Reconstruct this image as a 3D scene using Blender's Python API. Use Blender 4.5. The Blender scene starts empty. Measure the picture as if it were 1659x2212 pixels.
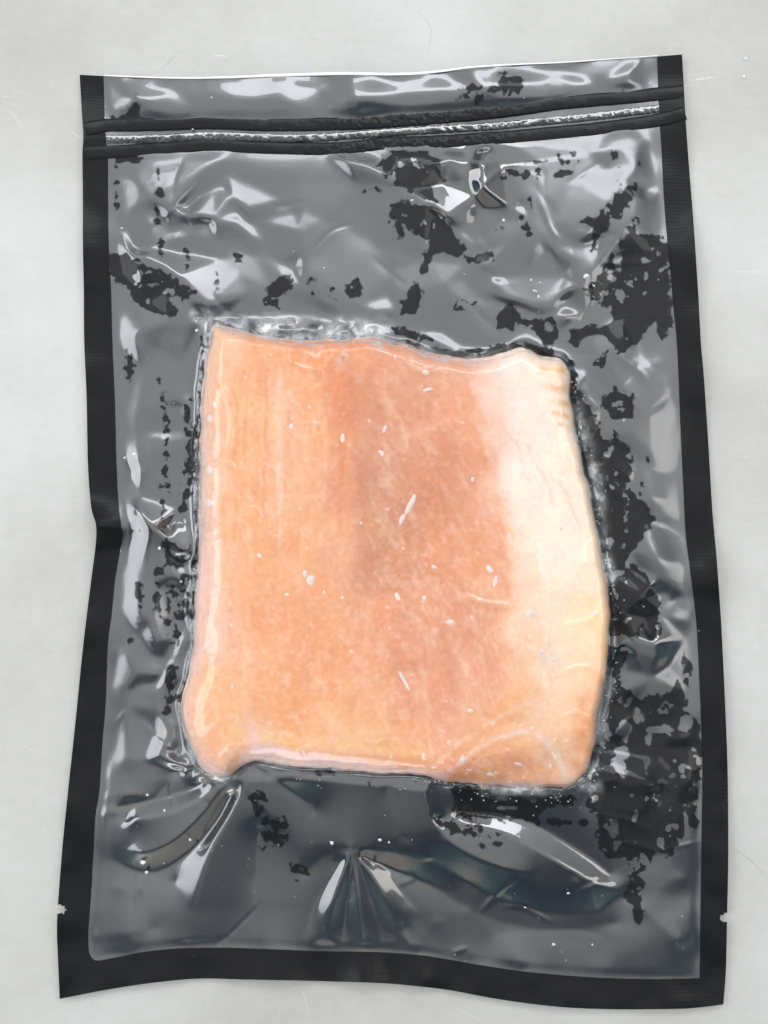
import bpy, math, numpy as np
from mathutils import Vector
sc = bpy.context.scene
rad = math.radians

# ------------------------------------------------------------------ camera
TILT = math.asin(0.116); DIST = 0.34; FPX = 2329.0      # focal length in units of a 1659 x 2212 frame
FW, FH = 1659.0, 2212.0
cam_d = bpy.data.cameras.new('camera'); cam = bpy.data.objects.new('camera', cam_d)
sc.collection.objects.link(cam)
cam_d.sensor_fit = 'VERTICAL'; cam_d.angle = 2*math.atan(FH/2/FPX)
cam_d.clip_start = 0.01; cam_d.clip_end = 50
CAM = np.array([0.0, -DIST*math.sin(TILT), DIST*math.cos(TILT)])
cam.location = CAM; cam.rotation_euler = (TILT, 0, 0)
sc.camera = cam

# ------------------------------------------------------------------ world: grey ceiling, darker blue-green walls
w = bpy.data.worlds.new('World'); sc.world = w; w.use_nodes = True
nt = w.node_tree; nt.nodes.clear()
def wn(t, **k):
    n = nt.nodes.new(t)
    for a, b in k.items(): setattr(n, a, b)
    return n
tc = wn('ShaderNodeTexCoord'); sep = wn('ShaderNodeSeparateXYZ'); nz = wn('ShaderNodeTexNoise')
nz.inputs['Scale'].default_value = 2.3; nz.inputs['Detail'].default_value = 1.0
ma = wn('ShaderNodeMath', operation='MULTIPLY_ADD'); ma.inputs[1].default_value = 0.55
rmp = wn('ShaderNodeValToRGB'); bg = wn('ShaderNodeBackground'); wo = wn('ShaderNodeOutputWorld')
nt.links.new(tc.outputs['Generated'], sep.inputs[0]); nt.links.new(tc.outputs['Generated'], nz.inputs['Vector'])
nt.links.new(nz.outputs['Fac'], ma.inputs[0]); nt.links.new(sep.outputs['Z'], ma.inputs[2])
my = wn('ShaderNodeMath', operation='MULTIPLY_ADD'); my.inputs[1].default_value = .60; nt.links.new(sep.outputs['Y'], my.inputs[0]); nt.links.new(ma.outputs[0], my.inputs[2])
mb = wn('ShaderNodeMath', operation='MULTIPLY'); mb.inputs[1].default_value = .75; nt.links.new(my.outputs[0], mb.inputs[0]); nt.links.new(mb.outputs[0], rmp.inputs[0]); nt.links.new(rmp.outputs[0], bg.inputs[0]); nt.links.new(bg.outputs[0], wo.inputs[0])
cr = rmp.color_ramp
def stops(cr, lst):
    while len(cr.elements) > 1: cr.elements.remove(cr.elements[-1])
    cr.elements[0].position = lst[0][0]; cr.elements[0].color = (*lst[0][1], 1)
    for p, c in lst[1:]:
        e = cr.elements.new(p); e.color = (*c, 1)
stops(cr, [(0.0, (.42, .40, .37)), (.26, (.60, .58, .55)), (.38, (.12, .23, .26)), (.54, (.065, .09, .15)),
           (.64, (.13, .155, .19)), (.72, (.40, .41, .42)), (.85, (.72, .73, .75)), (1.0, (.92, .92, .93))])
bg.inputs[1].default_value = 1.25

# ------------------------------------------------------------------ lamps
def area(name, loc, target, sx, sy, radiance, col):
    l = bpy.data.lights.new(name, 'AREA'); l.shape = 'RECTANGLE'; l.size = sx; l.size_y = sy
    l.energy = radiance*math.pi*sx*sy; l.color = col
    o = bpy.data.objects.new(name, l); sc.collection.objects.link(o)
    o.location = loc
    o.rotation_euler = (Vector(target)-Vector(loc)).to_track_quat('-Z', 'Y').to_euler()
area('window_light', (-1.25, 0.05, 0.80), (0, 0, 0), 1.4, 0.8, 3.2, (.96, .98, 1))
area('front_window_light', (-0.5, -1.5, 0.30), (0, 0, 0), 1.3, 0.32, 4.2, (.95, .97, 1))
area('added_panel_light', (0.30, 1.30, 1.45), (0, 0, 0), 1.6, 0.40, 4.6, (.93, .96, 1))  # unseen panel, added and shaped for glints along the creases
area('added_panel_light', (1.40, 0.15, 1.25), (0, 0, 0), 0.6, 1.3, 2.4, (1, .98, .95))  # unseen panel added for soft highlights in the film

vs = sc.view_settings
vs.view_transform = 'Standard'; vs.look = 'None'; vs.exposure = 0.42; vs.gamma = 1.0; vs.use_curve_mapping = False
sc.cycles.use_denoising = True
sc.cycles.caustics_reflective = False; sc.cycles.caustics_refractive = False
sc.cycles.max_bounces = 6; sc.cycles.use_adaptive_sampling = True; sc.cycles.adaptive_threshold = 0.03; sc.cycles.sample_clamp_indirect = 4.0
sc.cycles.diffuse_bounces = 3; sc.cycles.glossy_bounces = 3; sc.cycles.transparent_max_bounces = 12

# ------------------------------------------------------------------ coordinates: a spot in the picture + its height above the table -> metres
ct, st = math.cos(TILT), math.sin(TILT)
def world(X, Y, z):
    X = np.asarray(X, float); Y = np.asarray(Y, float); z = np.asarray(z, float)
    a = (X-FW/2)/FPX; b = -(Y-FH/2)/FPX
    dx = a; dy = b*ct + st; dz = b*st - ct
    k = (z-CAM[2])/dz
    return np.stack([dx*k+CAM[0], dy*k+CAM[1], z+0*k], -1)
MM = 0.001

# ------------------------------------------------------------------ numpy noise
def vnoise(X, Y, s, seed=0):
    x = np.asarray(X)/s+1000; y = np.asarray(Y)/s+1000
    xi = np.floor(x).astype(np.int64); yi = np.floor(y).astype(np.int64)
    fx = x-xi; fy = y-yi
    fx = fx*fx*fx*(fx*(fx*6-15)+10); fy = fy*fy*fy*(fy*(fy*6-15)+10)
    rng = np.random.RandomState(seed+7); T = rng.rand(512, 512)*2-1
    g = lambda i, j: T[i & 511, j & 511]
    return ((g(xi, yi)*(1-fx)+g(xi+1, yi)*fx)*(1-fy)+(g(xi, yi+1)*(1-fx)+g(xi+1, yi+1)*fx)*fy)
def fbm(X, Y, s, oct=4, seed=0, gain=.5):
    r = 0; a = 1; t = 0
    for i in range(oct):
        r = r+a*vnoise(X, Y, s/2**i, seed+31*i); t += a; a *= gain
    return r/t*1.6
def sstep(a, b, x):
    t = np.clip((x-a)/(b-a), 0, 1); return t*t*(3-2*t)

# ------------------------------------------------------------------ mesh helpers
def link(o, parent=None):
    sc.collection.objects.link(o)
    if parent is not None: o.parent = parent
    return o
def empty(name, loc=(0, 0, 0)):
    o = bpy.data.objects.new(name, None); o.location = loc; o.empty_display_size = .02
    return link(o)
def mesh_quads(name, V, F, mat, parent=None, attrs=None, cols=None, smooth=True):
    me = bpy.data.meshes.new(name); V = np.asarray(V, np.float32).reshape(-1, 3); F = np.asarray(F, np.int32)
    if parent is not None: V = V-np.array(parent.location, np.float32)
    n, k = F.shape
    me.vertices.add(len(V)); me.vertices.foreach_set('co', V.ravel())
    me.loops.add(n*k); me.loops.foreach_set('vertex_index', F.ravel())
    me.polygons.add(n); me.polygons.foreach_set('loop_start', np.arange(0, n*k, k, dtype=np.int32))
    me.polygons.foreach_set('use_smooth', np.full(n, smooth, bool))
    for a, v in (attrs or {}).items():
        at = me.attributes.new(a, 'FLOAT', 'POINT'); at.data.foreach_set('value', np.asarray(v, np.float32).ravel())
    for a, v in (cols or {}).items():
        at = me.attributes.new(a, 'FLOAT_COLOR', 'POINT'); at.data.foreach_set('color', np.asarray(v, np.float32).ravel())
    me.update(calc_edges=True); me.validate()
    me.materials.append(mat)
    return link(bpy.data.objects.new(name, me), parent)
def grid_faces(nr, nc, keep=None):
    i, j = np.meshgrid(np.arange(nr-1), np.arange(nc-1), indexing='ij')
    a = i*nc+j
    F = np.stack([a, a+nc, a+nc+1, a+1], -1).reshape(-1, 4)      # rows run down the picture
    return F if keep is None else F[keep.ravel()]

# ------------------------------------------------------------------ polygons and polylines in picture units
def seg_dist(X, Y, pts, closed=False):
    """distance, side and position along a polyline"""
    P = np.asarray(pts, float); Q = np.roll(P, -1, 0) if closed else P[1:]
    P = P if closed else P[:-1]
    L = np.hypot(*(Q-P).T); tot = L.sum(); acc = 0
    D = np.full(X.shape, 1e9); S = np.zeros(X.shape); side = np.ones(X.shape)
    for p, q, l in zip(P, Q, L):
        l = max(l, 1e-6); ux, uy = (q-p)/l
        t = np.clip((X-p[0])*ux+(Y-p[1])*uy, 0, l)
        ex = X-(p[0]+t*ux); ey = Y-(p[1]+t*uy); d = np.hypot(ex, ey); m = d < D
        D = np.where(m, d, D); S = np.where(m, (acc+t)/tot, S); side = np.where(m, np.sign(ux*ey-uy*ex), side); acc += l
    return D, S, side
def inside(X, Y, pts):
    P = np.asarray(pts, float); r = np.zeros(X.shape, bool)
    for (x0, y0), (x1, y1) in zip(P, np.roll(P, -1, 0)):
        if y0 == y1: continue
        c = ((Y < y0) != (Y < y1)); r ^= c & (X < x0+(Y-y0)*(x1-x0)/(y1-y0))
    return r
def sdf(X, Y, pts):
    d = seg_dist(X, Y, pts, True)[0]; return np.where(inside(X, Y, pts), d, -d)
def cr_spline(pts, n):
    """smooth curve through points, resampled by length"""
    P = np.asarray(pts, float); out = []
    E = np.vstack([2*P[0]-P[1], P, 2*P[-1]-P[-2]])
    for i in range(len(P)-1):
        a, b, c, d = E[i:i+4]
        for t in np.linspace(0, 1, 12, endpoint=False):
            out.append(.5*((2*b)+(-a+c)*t+(2*a-5*b+4*c-d)*t*t+(-a+3*b-3*c+d)*t**3))
    out.append(P[-1]); out = np.array(out)
    s = np.r_[0, np.cumsum(np.hypot(*np.diff(out, axis=0).T))]; q = np.linspace(0, s[-1], n)
    return np.stack([np.interp(q, s, out[:, 0]), np.interp(q, s, out[:, 1])], -1)
def curve_of(pts, axis):
    c = cr_spline(pts, 600); o = np.argsort(c[:, axis])
    return lambda v: np.interp(v, c[o, axis], c[o, 1-axis])

# ------------------------------------------------------------------ material helpers
def mat(name):
    m = bpy.data.materials.new(name); m.use_nodes = True; m.node_tree.nodes.clear()
    T = m.node_tree
    def n(t, ins=None, **k):
        x = T.nodes.new(t)
        for a, b in k.items(): setattr(x, a, b)
        for a, b in (ins or {}).items():
            if isinstance(b, bpy.types.NodeSocket): T.links.new(b, x.inputs[a])
            else: x.inputs[a].default_value = b
        return x
    def math_(op, a, b=0.0, c=0.0, clamp=False):
        x = n('ShaderNodeMath', {0: a, 1: b, 2: c}, operation=op); x.use_clamp = clamp; return x.outputs[0]
    def out(s): n('ShaderNodeOutputMaterial', {0: s})
    return m, n, math_, out
def simple(name, base, rough, spec=.5, metal=0.0, bump=None):
    m, n, mt, out = mat(name)
    p = n('ShaderNodeBsdfPrincipled', {'Base Color': (*base, 1), 'Roughness': rough, 'Specular IOR Level': spec, 'Metallic': metal})
    if bump:
        t = n('ShaderNodeTexCoord'); z = n('ShaderNodeTexNoise', {'Vector': t.outputs['Object'], 'Scale': bump[0], 'Detail': 3.0})
        b = n('ShaderNodeBump', {'Height': z.outputs['Fac'], 'Strength': bump[1], 'Distance': bump[2]})
        n_in = p.inputs['Normal']; m.node_tree.links.new(b.outputs[0], n_in)
    out(p.outputs[0]); return m

# ================================================================== TABLE
def table_material():
    m, n, mt, out = mat('worn_steel')
    t = n('ShaderNodeTexCoord'); o = t.outputs['Object']
    mp = n('ShaderNodeMapping', {'Vector': o, 'Scale': (60, 2200, 1), 'Rotation': (0, 0, rad(4))})
    br = n('ShaderNodeTexNoise', {'Vector': mp.outputs[0], 'Scale': 1.0, 'Detail': 3.0})
    big = n('ShaderNodeTexNoise', {'Vector': o, 'Scale': 9.0, 'Detail': 4.0, 'Roughness': .55})
    spot = n('ShaderNodeTexNoise', {'Vector': o, 'Scale': 320.0, 'Detail': 2.0})
    v = mt('ADD', mt('MULTIPLY', mt('SUBTRACT', big.outputs['Fac'], .5), 1.7), mt('MULTIPLY', mt('SUBTRACT', br.outputs['Fac'], .5), .18))
    v = mt('ADD', v, mt('MULTIPLY', mt('SUBTRACT', spot.outputs['Fac'], .5), .22))
    f = mt('ADD', v, .5, clamp=True)
    c = n('ShaderNodeMix', {0: f, 6: (.305, .297, .276, 1), 7: (.530, .529, .518, 1)}, data_type='RGBA')
    r = mt('MULTIPLY_ADD', big.outputs['Fac'], .25, .42)
    b = n('ShaderNodeBump', {'Height': br.outputs['Fac'], 'Strength': .12, 'Distance': .0002})
    p = n('ShaderNodeBsdfPrincipled', {'Base Color': c.outputs[2], 'Metallic': .10, 'Roughness': r, 'Normal': b.outputs[0]})
    out(p.outputs[0]); return m
M_TABLE = table_material()
tb = mesh_quads('table_top', [(-.45, -.55, 0), (.45, -.55, 0), (.45, .55, 0), (-.45, .55, 0), (-.45, -.55, -.012), (.45, -.55, -.012), (.45, .55, -.012), (-.45, .55, -.012)],
                [(0, 1, 2, 3), (7, 6, 5, 4), (0, 4, 5, 1), (1, 5, 6, 2), (2, 6, 7, 3), (3, 7, 4, 0)], M_TABLE, smooth=False)
tb['kind'] = 'structure'; tb['label'] = 'scratched pale brushed steel table top under the bag'

# ================================================================== BAG OUTLINE (traced, in picture units)
LO = curve_of([(172, 161), (177, 246), (180, 296), (178, 335), (179, 430), (179, 529), (181, 628), (182, 740), (187, 857), (190, 1005), (197, 1095), (207, 1132), (207, 1172), (197, 1253), (189, 1316), (178, 1410), (163, 1559), (147, 1708), (136, 1817), (125, 1956), (123, 2015), (125, 2065), (129, 2160)], 1)
LI = curve_of([(224, 161), (226, 251), (229, 300), (233, 340), (234, 440), (235, 529), (240, 628), (243, 740), (248, 857), (252, 1005), (257, 1095), (262, 1134), (265, 1159), (257, 1204), (249, 1253), (241, 1330), (233, 1396), (229, 1510), (221, 1609), (215, 1708), (206, 1767), (198, 1916), (191, 2015), (193, 2080)], 1)
RO = curve_of([(1473, 112), (1478, 201), (1482, 271), (1490, 380), (1498, 479), (1508, 628), (1514, 740), (1520, 807), (1530, 956), (1539, 1105), (1548, 1204), (1556, 1316), (1560, 1386), (1566, 1510), (1571, 1634), (1573, 1755), (1573, 1870), (1571, 1965), (1569, 2065), (1567, 2115), (1562, 2176)], 1)
RI = curve_of([(1419, 112), (1421, 181), (1425, 266), (1429, 330), (1434, 430), (1440, 504), (1447, 578), (1454, 660), (1463, 757), (1469, 906), (1476, 1055), (1481, 1154), (1490, 1229), (1501, 1316), (1505, 1361), (1510, 1460), (1514, 1559), (1517, 1658), (1515, 1817), (1513, 1965), (1511, 2120)], 1)
TO = curve_of([(165, 161), (258, 166), (387, 170), (506, 168), (606, 164), (755, 160), (823, 162), (922, 159), (987, 150), (1071, 143), (1220, 136), (1319, 129), (1418, 122), (1480, 117)], 0)
BI = curve_of([(118, 2080), (201, 2076), (256, 2067), (305, 2057), (380, 2049), (479, 2047), (578, 2050), (677, 2054), (826, 2057), (922, 2065), (1021, 2082), (1121, 2097), (1220, 2107), (1319, 2113), (1418, 2115), (1511, 2113), (1580, 2109)], 0)
BO = curve_of([(118, 2160), (128, 2158), (231, 2138), (330, 2123), (430, 2114), (529, 2116), (677, 2119), (826, 2124), (907, 2131), (972, 2139), (1046, 2153), (1121, 2165), (1220, 2176), (1319, 2180), (1418, 2180), (1493, 2178), (1562, 2170), (1580, 2168)], 0)
def patch(xl, xr, yt, yb, nr, nc):
    s, t = np.meshgrid(np.linspace(0, 1, nc), np.linspace(0, 1, nr))
    X = 170+s*1350; Y = 160+t*2000
    for _ in range(8):
        Y = yt(X)*(1-t)+yb(X)*t; X = xl(Y)*(1-s)+xr(Y)*s
    return X, Y

# ---- how the sheet lies on the table (mm): nearly flat, edges lifted in shallow waves
def sheet(X, Y):
    dl = np.clip(X-LO(Y), 0, None); dr = np.clip(RO(Y)-X, 0, None); db = np.clip(BO(X)-Y, 0, None); dt = np.clip(Y-TO(X), 0, None)
    g = lambda v, c, s: np.exp(-((v-c)/s)**2)
    l = 4.2*g(Y, 1128, 42)+2.2*g(Y, 520, 60)+1.6*g(Y, 1345, 60)+1.8*g(Y, 1730, 60)+1.3*g(Y, 900, 80)+2.0*g(Y, 300, 45)+1.5*g(Y, 1990, 50)
    r = 2.8*g(Y, 1240, 48)+2.0*g(Y, 545, 60)+1.6*g(Y, 820, 70)+1.6*g(Y, 1510, 90)+1.6*g(Y, 240, 45)+1.0*g(Y, 1850, 80)
    b = 2.4*g(X, 600, 60)+3.0*g(X, 790, 45)+2.2*g(X, 900, 40)+2.0*g(X, 1180, 120)+2.2*g(X, 330, 70)+1.2*g(X, 1450, 70)
    t = 2.0*g(X, 770, 60)+2.2*g(X, 1060, 55)+1.2*g(X, 1330, 60)+1.2*g(X, 420, 90)
    z = .45+l*np.exp(-dl/75)+r*np.exp(-dr/75)+b*np.exp(-db/85)+t*np.exp(-dt/80)
    z = z+.85*(1+fbm(X, Y, 100, 2, 5))*np.exp(-np.minimum(np.minimum(dl, dr), np.minimum(db, dt))/80)
    return np.clip(z, .4, None)

# ================================================================== FILLET FORM
FIL = cr_spline([(462, 702), (500, 708), (560, 722), (640, 733), (720, 733), (800, 730), (870, 743), (950, 765), (1010, 776), (1060, 766), (1100, 756), (1140, 752), (1172, 768), (1215, 778), (1227, 800), (1230, 850), (1242, 912), (1254, 980), (1270, 1052), (1287, 1130), (1301, 1200), (1312, 1270), (1318, 1340), (1316, 1400), (1308, 1460), (1295, 1540), (1285, 1600), (1272, 1652), (1250, 1686), (1215, 1700), (1150, 1701), (1080, 1698), (1010, 1694), (975, 1690), (920, 1676), (850, 1669), (780, 1666), (700, 1661), (640, 1656), (590, 1648), (550, 1643), (522, 1656), (495, 1678), (468, 1680), (430, 1650), (402, 1585), (391, 1530), (400, 1480), (412, 1420), (418, 1350), (425, 1250), (430, 1180), (431, 1120), (428, 1040), (432, 950), (438, 850), (447, 770), (462, 702)], 700)[:-1]
_q = np.roll(FIL, -2, 0)-np.roll(FIL, 2, 0); _q /= np.hypot(*_q.T)[:, None]
FIL = FIL+np.stack([_q[:, 1], -_q[:, 0]], -1)*(3.0*fbm(FIL[:, 0], FIL[:, 1], 34, 3, 17))[:, None]
FH_MM = 15.0
def rise(X, Y): return .30+.26*sstep(1590, 1650, Y)*sstep(985, 900, X)*sstep(490, 560, X)
def fillet_z(X, Y, s):
    """top of the fish above the table in mm for inward distance s"""
    R = 40+16*np.exp(-((Y-1660)/50)**2)*sstep(980, 900, X)+18*np.exp(-((X-430)/60)**2)-14*np.exp(-((Y-740)/40)**2)-20*sstep(1180, 1260, X)+26*np.exp(-((X-425)/70)**2)*sstep(1080, 1200, Y)*sstep(1600, 1450, Y)
    k = np.clip(s/R, 0, 1)
    H = FH_MM-1.6*sstep(1050, 1300, X)-1.2*sstep(760, 900, X)*sstep(1400, 900, X)*np.exp(-((Y-1000)/230)**2)
    H = H-5.0*sstep(0, 1, ((X-1000)/230+(Y-1610)/90-.3)/1.0)*sstep(1560, 1690, Y)      # the thin lower right corner
    H = H+.8*fbm(X, Y, 150, 3, 11)+.05*fbm(X, Y, 30, 2, 12)
    b = rise(X, Y)
    return .6+H*(b+(1-b)*np.sqrt(np.clip(1-(1-k)**2.2, 0, 1)))

# ================================================================== FRONT FILM HEIGHTS
NR, NC = 930, 590
X, Y = patch(LI, RI, TO, BI, NR, NC)
SH = sheet(X, Y)
fs = sdf(X[::2, ::2], Y[::2, ::2], FIL[::4])
def up(a):       # bilinear back to the full grid
    r = np.linspace(0, a.shape[0]-1, NR); c = np.linspace(0, a.shape[1]-1, NC)
    r0 = np.minimum(r.astype(int), a.shape[0]-2); c0 = np.minimum(c.astype(int), a.shape[1]-2)
    fr = (r-r0)[:, None]; fc = (c-c0)[None]
    A = a[r0][:, c0]; B = a[r0][:, c0+1]; C = a[r0+1][:, c0]; D = a[r0+1][:, c0+1]
    return (A*(1-fc)+B*fc)*(1-fr)+(C*(1-fc)+D*fc)*fr
FS = up(fs)
def blur(a, n):
    for _ in range(n):
        p = np.pad(a, 1, mode='edge'); a = (p[:-2, 1:-1]+p[2:, 1:-1]+p[1:-1, :-2]+p[1:-1, 2:]+4*p[1:-1, 1:-1])/8
    return a
edge = np.minimum(np.minimum(X-LI(Y), RI(Y)-X), np.minimum(BI(X)-Y, Y-TO(X)+30))
EM = sstep(-6, 64, edge)
ZIPD = np.minimum(seg_dist(X[::3, ::3], Y[::3, ::3], [(184, 298), (457, 290), (774, 291), (1071, 272), (1270, 253), (1478, 222)])[0], 90)
Z = np.zeros_like(X)
def region(pts, w):
    P = np.asarray(pts, float); x0, y0 = P.min(0)-w; x1, y1 = P.max(0)+w
    m = (X > x0) & (X < x1) & (Y > y0) & (Y < y1)
    r = np.where(m.any(1))[0]; c = np.where(m.any(0))[0]
    if len(r) == 0 or len(c) == 0: return None
    return slice(r[0], r[-1]+1), slice(c[0], c[-1]+1)
FOLDS = []
def ridge(pts, amp, w, p=1.5, asym=1.0, taper=.25, soft=2.0, start=0.):
    """a fold: crest line and its height; the film between folds is drawn tight into flat facets"""
    FOLDS.append((pts, amp, w, taper, start))
def fold_on(T, pts, amp, w, p=1.5, asym=1.0, taper=.25, soft=2.0, start=0.):
    """a small free-standing fold added on top of a surface"""
    w = w*1.7; p = p+.75; amp = amp*.55
    pts = cr_spline(pts, max(4, len(pts)*4)) if len(pts) > 2 else np.asarray(pts, float)
    W = w*max(1, asym); R = region(pts, W)
    if R is None: return
    d, s, sd = seg_dist(X[R], Y[R], pts)
    ww = np.where(sd > 0, w*asym, w); d = np.sqrt(d*d+soft*soft)-soft
    tp = sstep(0, taper, s+start)*sstep(0, taper, 1-s) if taper > 0 else 1
    T[R] += amp*tp*np.clip(1-d/ww, 0, 1)**p
def to_cell(px, py):
    tt = (py-TO(px))/(BI(px)-TO(px)); ss = (px-LI(py))/(RI(py)-LI(py))
    return tt*(NR-1), ss*(NC-1)
def shrink(a, f, how):
    r, c = a.shape[0]//f*f, a.shape[1]//f*f; b = a[:r, :c].reshape(r//f, f, c//f, f); return how(b)
def resize(a, shp):
    r = np.clip((np.arange(shp[0])+.5)*a.shape[0]/shp[0]-.5, 0, a.shape[0]-1.001); c = np.clip((np.arange(shp[1])+.5)*a.shape[1]/shp[1]-.5, 0, a.shape[1]-1.001)
    r0 = r.astype(int); c0 = c.astype(int); fr = (r-r0)[:, None]; fc = (c-c0)[None]
    return (a[r0][:, c0]*(1-fc)+a[r0][:, c0+1]*fc)*(1-fr)+(a[r0+1][:, c0]*(1-fc)+a[r0+1][:, c0+1]*fc)*fr
def tight_film():
    """a film stretched over all the fold crests: it hangs tight and smooth between them, creased only along them"""
    K = np.zeros(X.shape); Cn = np.zeros(X.shape)
    def put(C, h):
        r, c = to_cell(C[:, 0], C[:, 1]); r = np.rint(r).astype(int); c = np.rint(c).astype(int)
        m = (r >= 0) & (r < NR) & (c >= 0) & (c < NC); r, c, h = r[m], c[m], h[m]
        up_ = h > K[r, c]; K[r, c] = np.where((Cn[r, c] == 0) | up_, h, K[r, c]); Cn[r, c] = 1
    def dense(pts): 
        P_ = np.array(pts, float); n = int(np.hypot(*np.diff(P_[:, :2], axis=0).T).sum()/1.0)+4
        return cr_spline(P_[:, :2], n) if len(P_) > 2 else P_[0, :2]+(P_[1, :2]-P_[0, :2])*np.linspace(0, 1, n)[:, None]
    for pts, amp, w, taper, start in FOLDS:
        C = dense(pts); sN = np.linspace(0, 1, len(C)); tp = (sstep(0, taper, sN+start)*sstep(0, taper, 1-sN)) if taper > 0 else np.ones(len(C))
        m = tp > .12; put(C[m], (.2+AMP*amp*tp*(1+.10*vnoise(C[:, 0], C[:, 1], 40, 5)))[m])
    for line in CREST:
        L = np.array(line, float); C = dense(line); acc = np.r_[0, np.cumsum(np.hypot(*np.diff(L[:, :2], axis=0).T))]
        h = np.interp(np.linspace(0, 1, len(C)), acc/acc[-1], L[:, 2]); put(C, np.where(h > 1.3, 1.3+(h-1.3)*1.0, h))
    ring = (FS > -7); K[ring] = np.where(Cn[ring] > 0, K[ring], (FH_MM*rise(X, Y)+.5)[ring]); Cn[ring] = 1
    zipm = up(ZIPD) < 26; K[zipm] = .15; Cn[zipm] = 1
    for sl in ((slice(0, 2), slice(None)), (slice(-2, None), slice(None)), (slice(None), slice(0, 2)), (slice(None), slice(-2, None))):
        e = Cn[sl] == 0; K[sl] = np.where(e, .1, np.minimum(K[sl], .8)); Cn[sl] = 1
    u = None
    for f, it in ((16, 300), (8, 200), (4, 150), (2, 120), (1, 60)):
        cn = shrink(Cn, f, lambda b: b.sum((1, 3))) if f > 1 else Cn; kv = shrink(K*Cn, f, lambda b: b.sum((1, 3))) if f > 1 else K
        m = cn > 0; v = np.where(m, kv/np.maximum(cn, 1e-9), 0)
        u = np.full(m.shape, .4) if u is None else resize(u, m.shape)
        for _ in range(it):
            u[m] = v[m]; p = np.pad(u, 1, mode='edge'); u = (p[:-2, 1:-1]+p[2:, 1:-1]+p[1:-1, :-2]+p[1:-1, 2:])*.25
        u[m] = v[m]
    return u
def facets(seed=3):
    rg = np.random.RandomState(seed); P = []; H = []; E = []; lines = []
    for pts, amp, w, taper, start in FOLDS:
        C = cr_spline(pts, max(3, int(np.hypot(*np.diff(np.array(pts, float), axis=0).T).sum()/50)+2)) if len(pts) > 2 else np.array([np.array(pts[0])*(1-t)+np.array(pts[1])*t for t in np.linspace(0, 1, 4)], float)
        sN = np.linspace(0, 1, len(C)); tp = (sstep(0, taper, sN+start)*sstep(0, taper, 1-sN)) if taper > 0 else np.ones(len(C))
        h = .35+.72*amp*tp; k0 = len(P)
        for c, z in zip(C, h): P.append(c); H.append(z)
        E += [(k0+q, k0+q+1) for q in range(len(C)-1)]; lines.append((C, w))
    crest = np.array(P); cw = np.concatenate([np.full(len(c), w) for c, w in lines])
    bg_pts = []
    for k in range(26000):
        q = np.array([rg.uniform(180, 1560), rg.uniform(110, 2140)])
        d = np.hypot(*(crest-q).T)
        if (d < cw*1.05+6).any(): continue
        sp = 85 if q[0] < 430 or q[0] > 1290 else 175
        if bg_pts and (np.hypot(*(np.array(bg_pts)-q).T) < sp*rg.uniform(.6, 1.25)).any(): continue
        bg_pts.append(q); P.append(q); H.append(rg.choice([rg.uniform(.15, .5), rg.uniform(.4, 1.2)], p=[.5, .5]))
    for q in ((-300, -300), (2000, -300), (2000, 2600), (-300, 2600)): P.append(np.array(q, float)); H.append(.3)
    from mathutils.geometry import delaunay_2d_cdt
    vo, eo, fo, ov, oe, of = delaunay_2d_cdt([Vector((float(a[0]), float(a[1]))) for a in P], E, [], 0, 1e-3)
    vo = np.array([(v.x, v.y) for v in vo]); H = np.array(H); Pa = np.array(P)
    hz = np.array([H[o_].max() if len(o_) else H[np.argmin(np.hypot(*(Pa-v).T))] for v, o_ in zip(vo, ov)])
    Zf = np.zeros_like(X)
    for f in fo:
        a, b, c = vo[list(f)]; R = region([a, b, c], 3)
        if R is None: continue
        x, y = X[R], Y[R]; dt = (b[1]-c[1])*(a[0]-c[0])+(c[0]-b[0])*(a[1]-c[1])
        if abs(dt) < 1e-6: continue
        l0 = ((b[1]-c[1])*(x-c[0])+(c[0]-b[0])*(y-c[1]))/dt; l1 = ((c[1]-a[1])*(x-c[0])+(a[0]-c[0])*(y-c[1]))/dt; l2 = 1-l0-l1
        m = (l0 >= -1e-4) & (l1 >= -1e-4) & (l2 >= -1e-4); Zf[R] = np.where(m, l0*hz[f[0]]+l1*hz[f[1]]+l2*hz[f[2]], Zf[R])
    return Zf
AMP = 1.05
def bump(cx, cy, rx, ry, amp, rot=0, p=1.0):
    R = region([(cx, cy)], 2.6*max(rx, ry))
    if R is None: return
    c, s = math.cos(rad(rot)), math.sin(rad(rot))
    u = ((X[R]-cx)*c+(Y[R]-cy)*s)/rx; v = (-(X[R]-cx)*s+(Y[R]-cy)*c)/ry
    Z[R] += amp*np.exp(-(u*u+v*v)**p)

# -- headers above the zip: upright waves
ridge([(762, 165), (772, 215), (776, 262)], 2.6, 70, 1.3, taper=.05)
ridge([(690, 190), (735, 215), (770, 262)], 1.2, 36, 1.4)
ridge([(1050, 146), (1046, 190), (1062, 240)], 2.4, 44, 1.4, taper=.05)
ridge([(1090, 150), (1085, 240)], 1.6, 50, 1.4, taper=.1)
ridge([(262, 175), (250, 258)], 1.8, 34, 1.4, taper=.1)
ridge([(300, 185), (340, 240), (420, 262)], 1.5, 44)
ridge([(430, 232), (520, 215), (640, 225), (690, 250)], 1.0, 30)
ridge([(860, 175), (870, 250)], 1.0, 60); ridge([(940, 165), (950, 250)], 1.2, 60); ridge([(1210, 150), (1190, 230)], 1.4, 70)
ridge([(1350, 135), (1365, 195)], 1.5, 50, taper=.1); ridge([(560, 178), (600, 195), (640, 185)], .8, 22)
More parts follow.
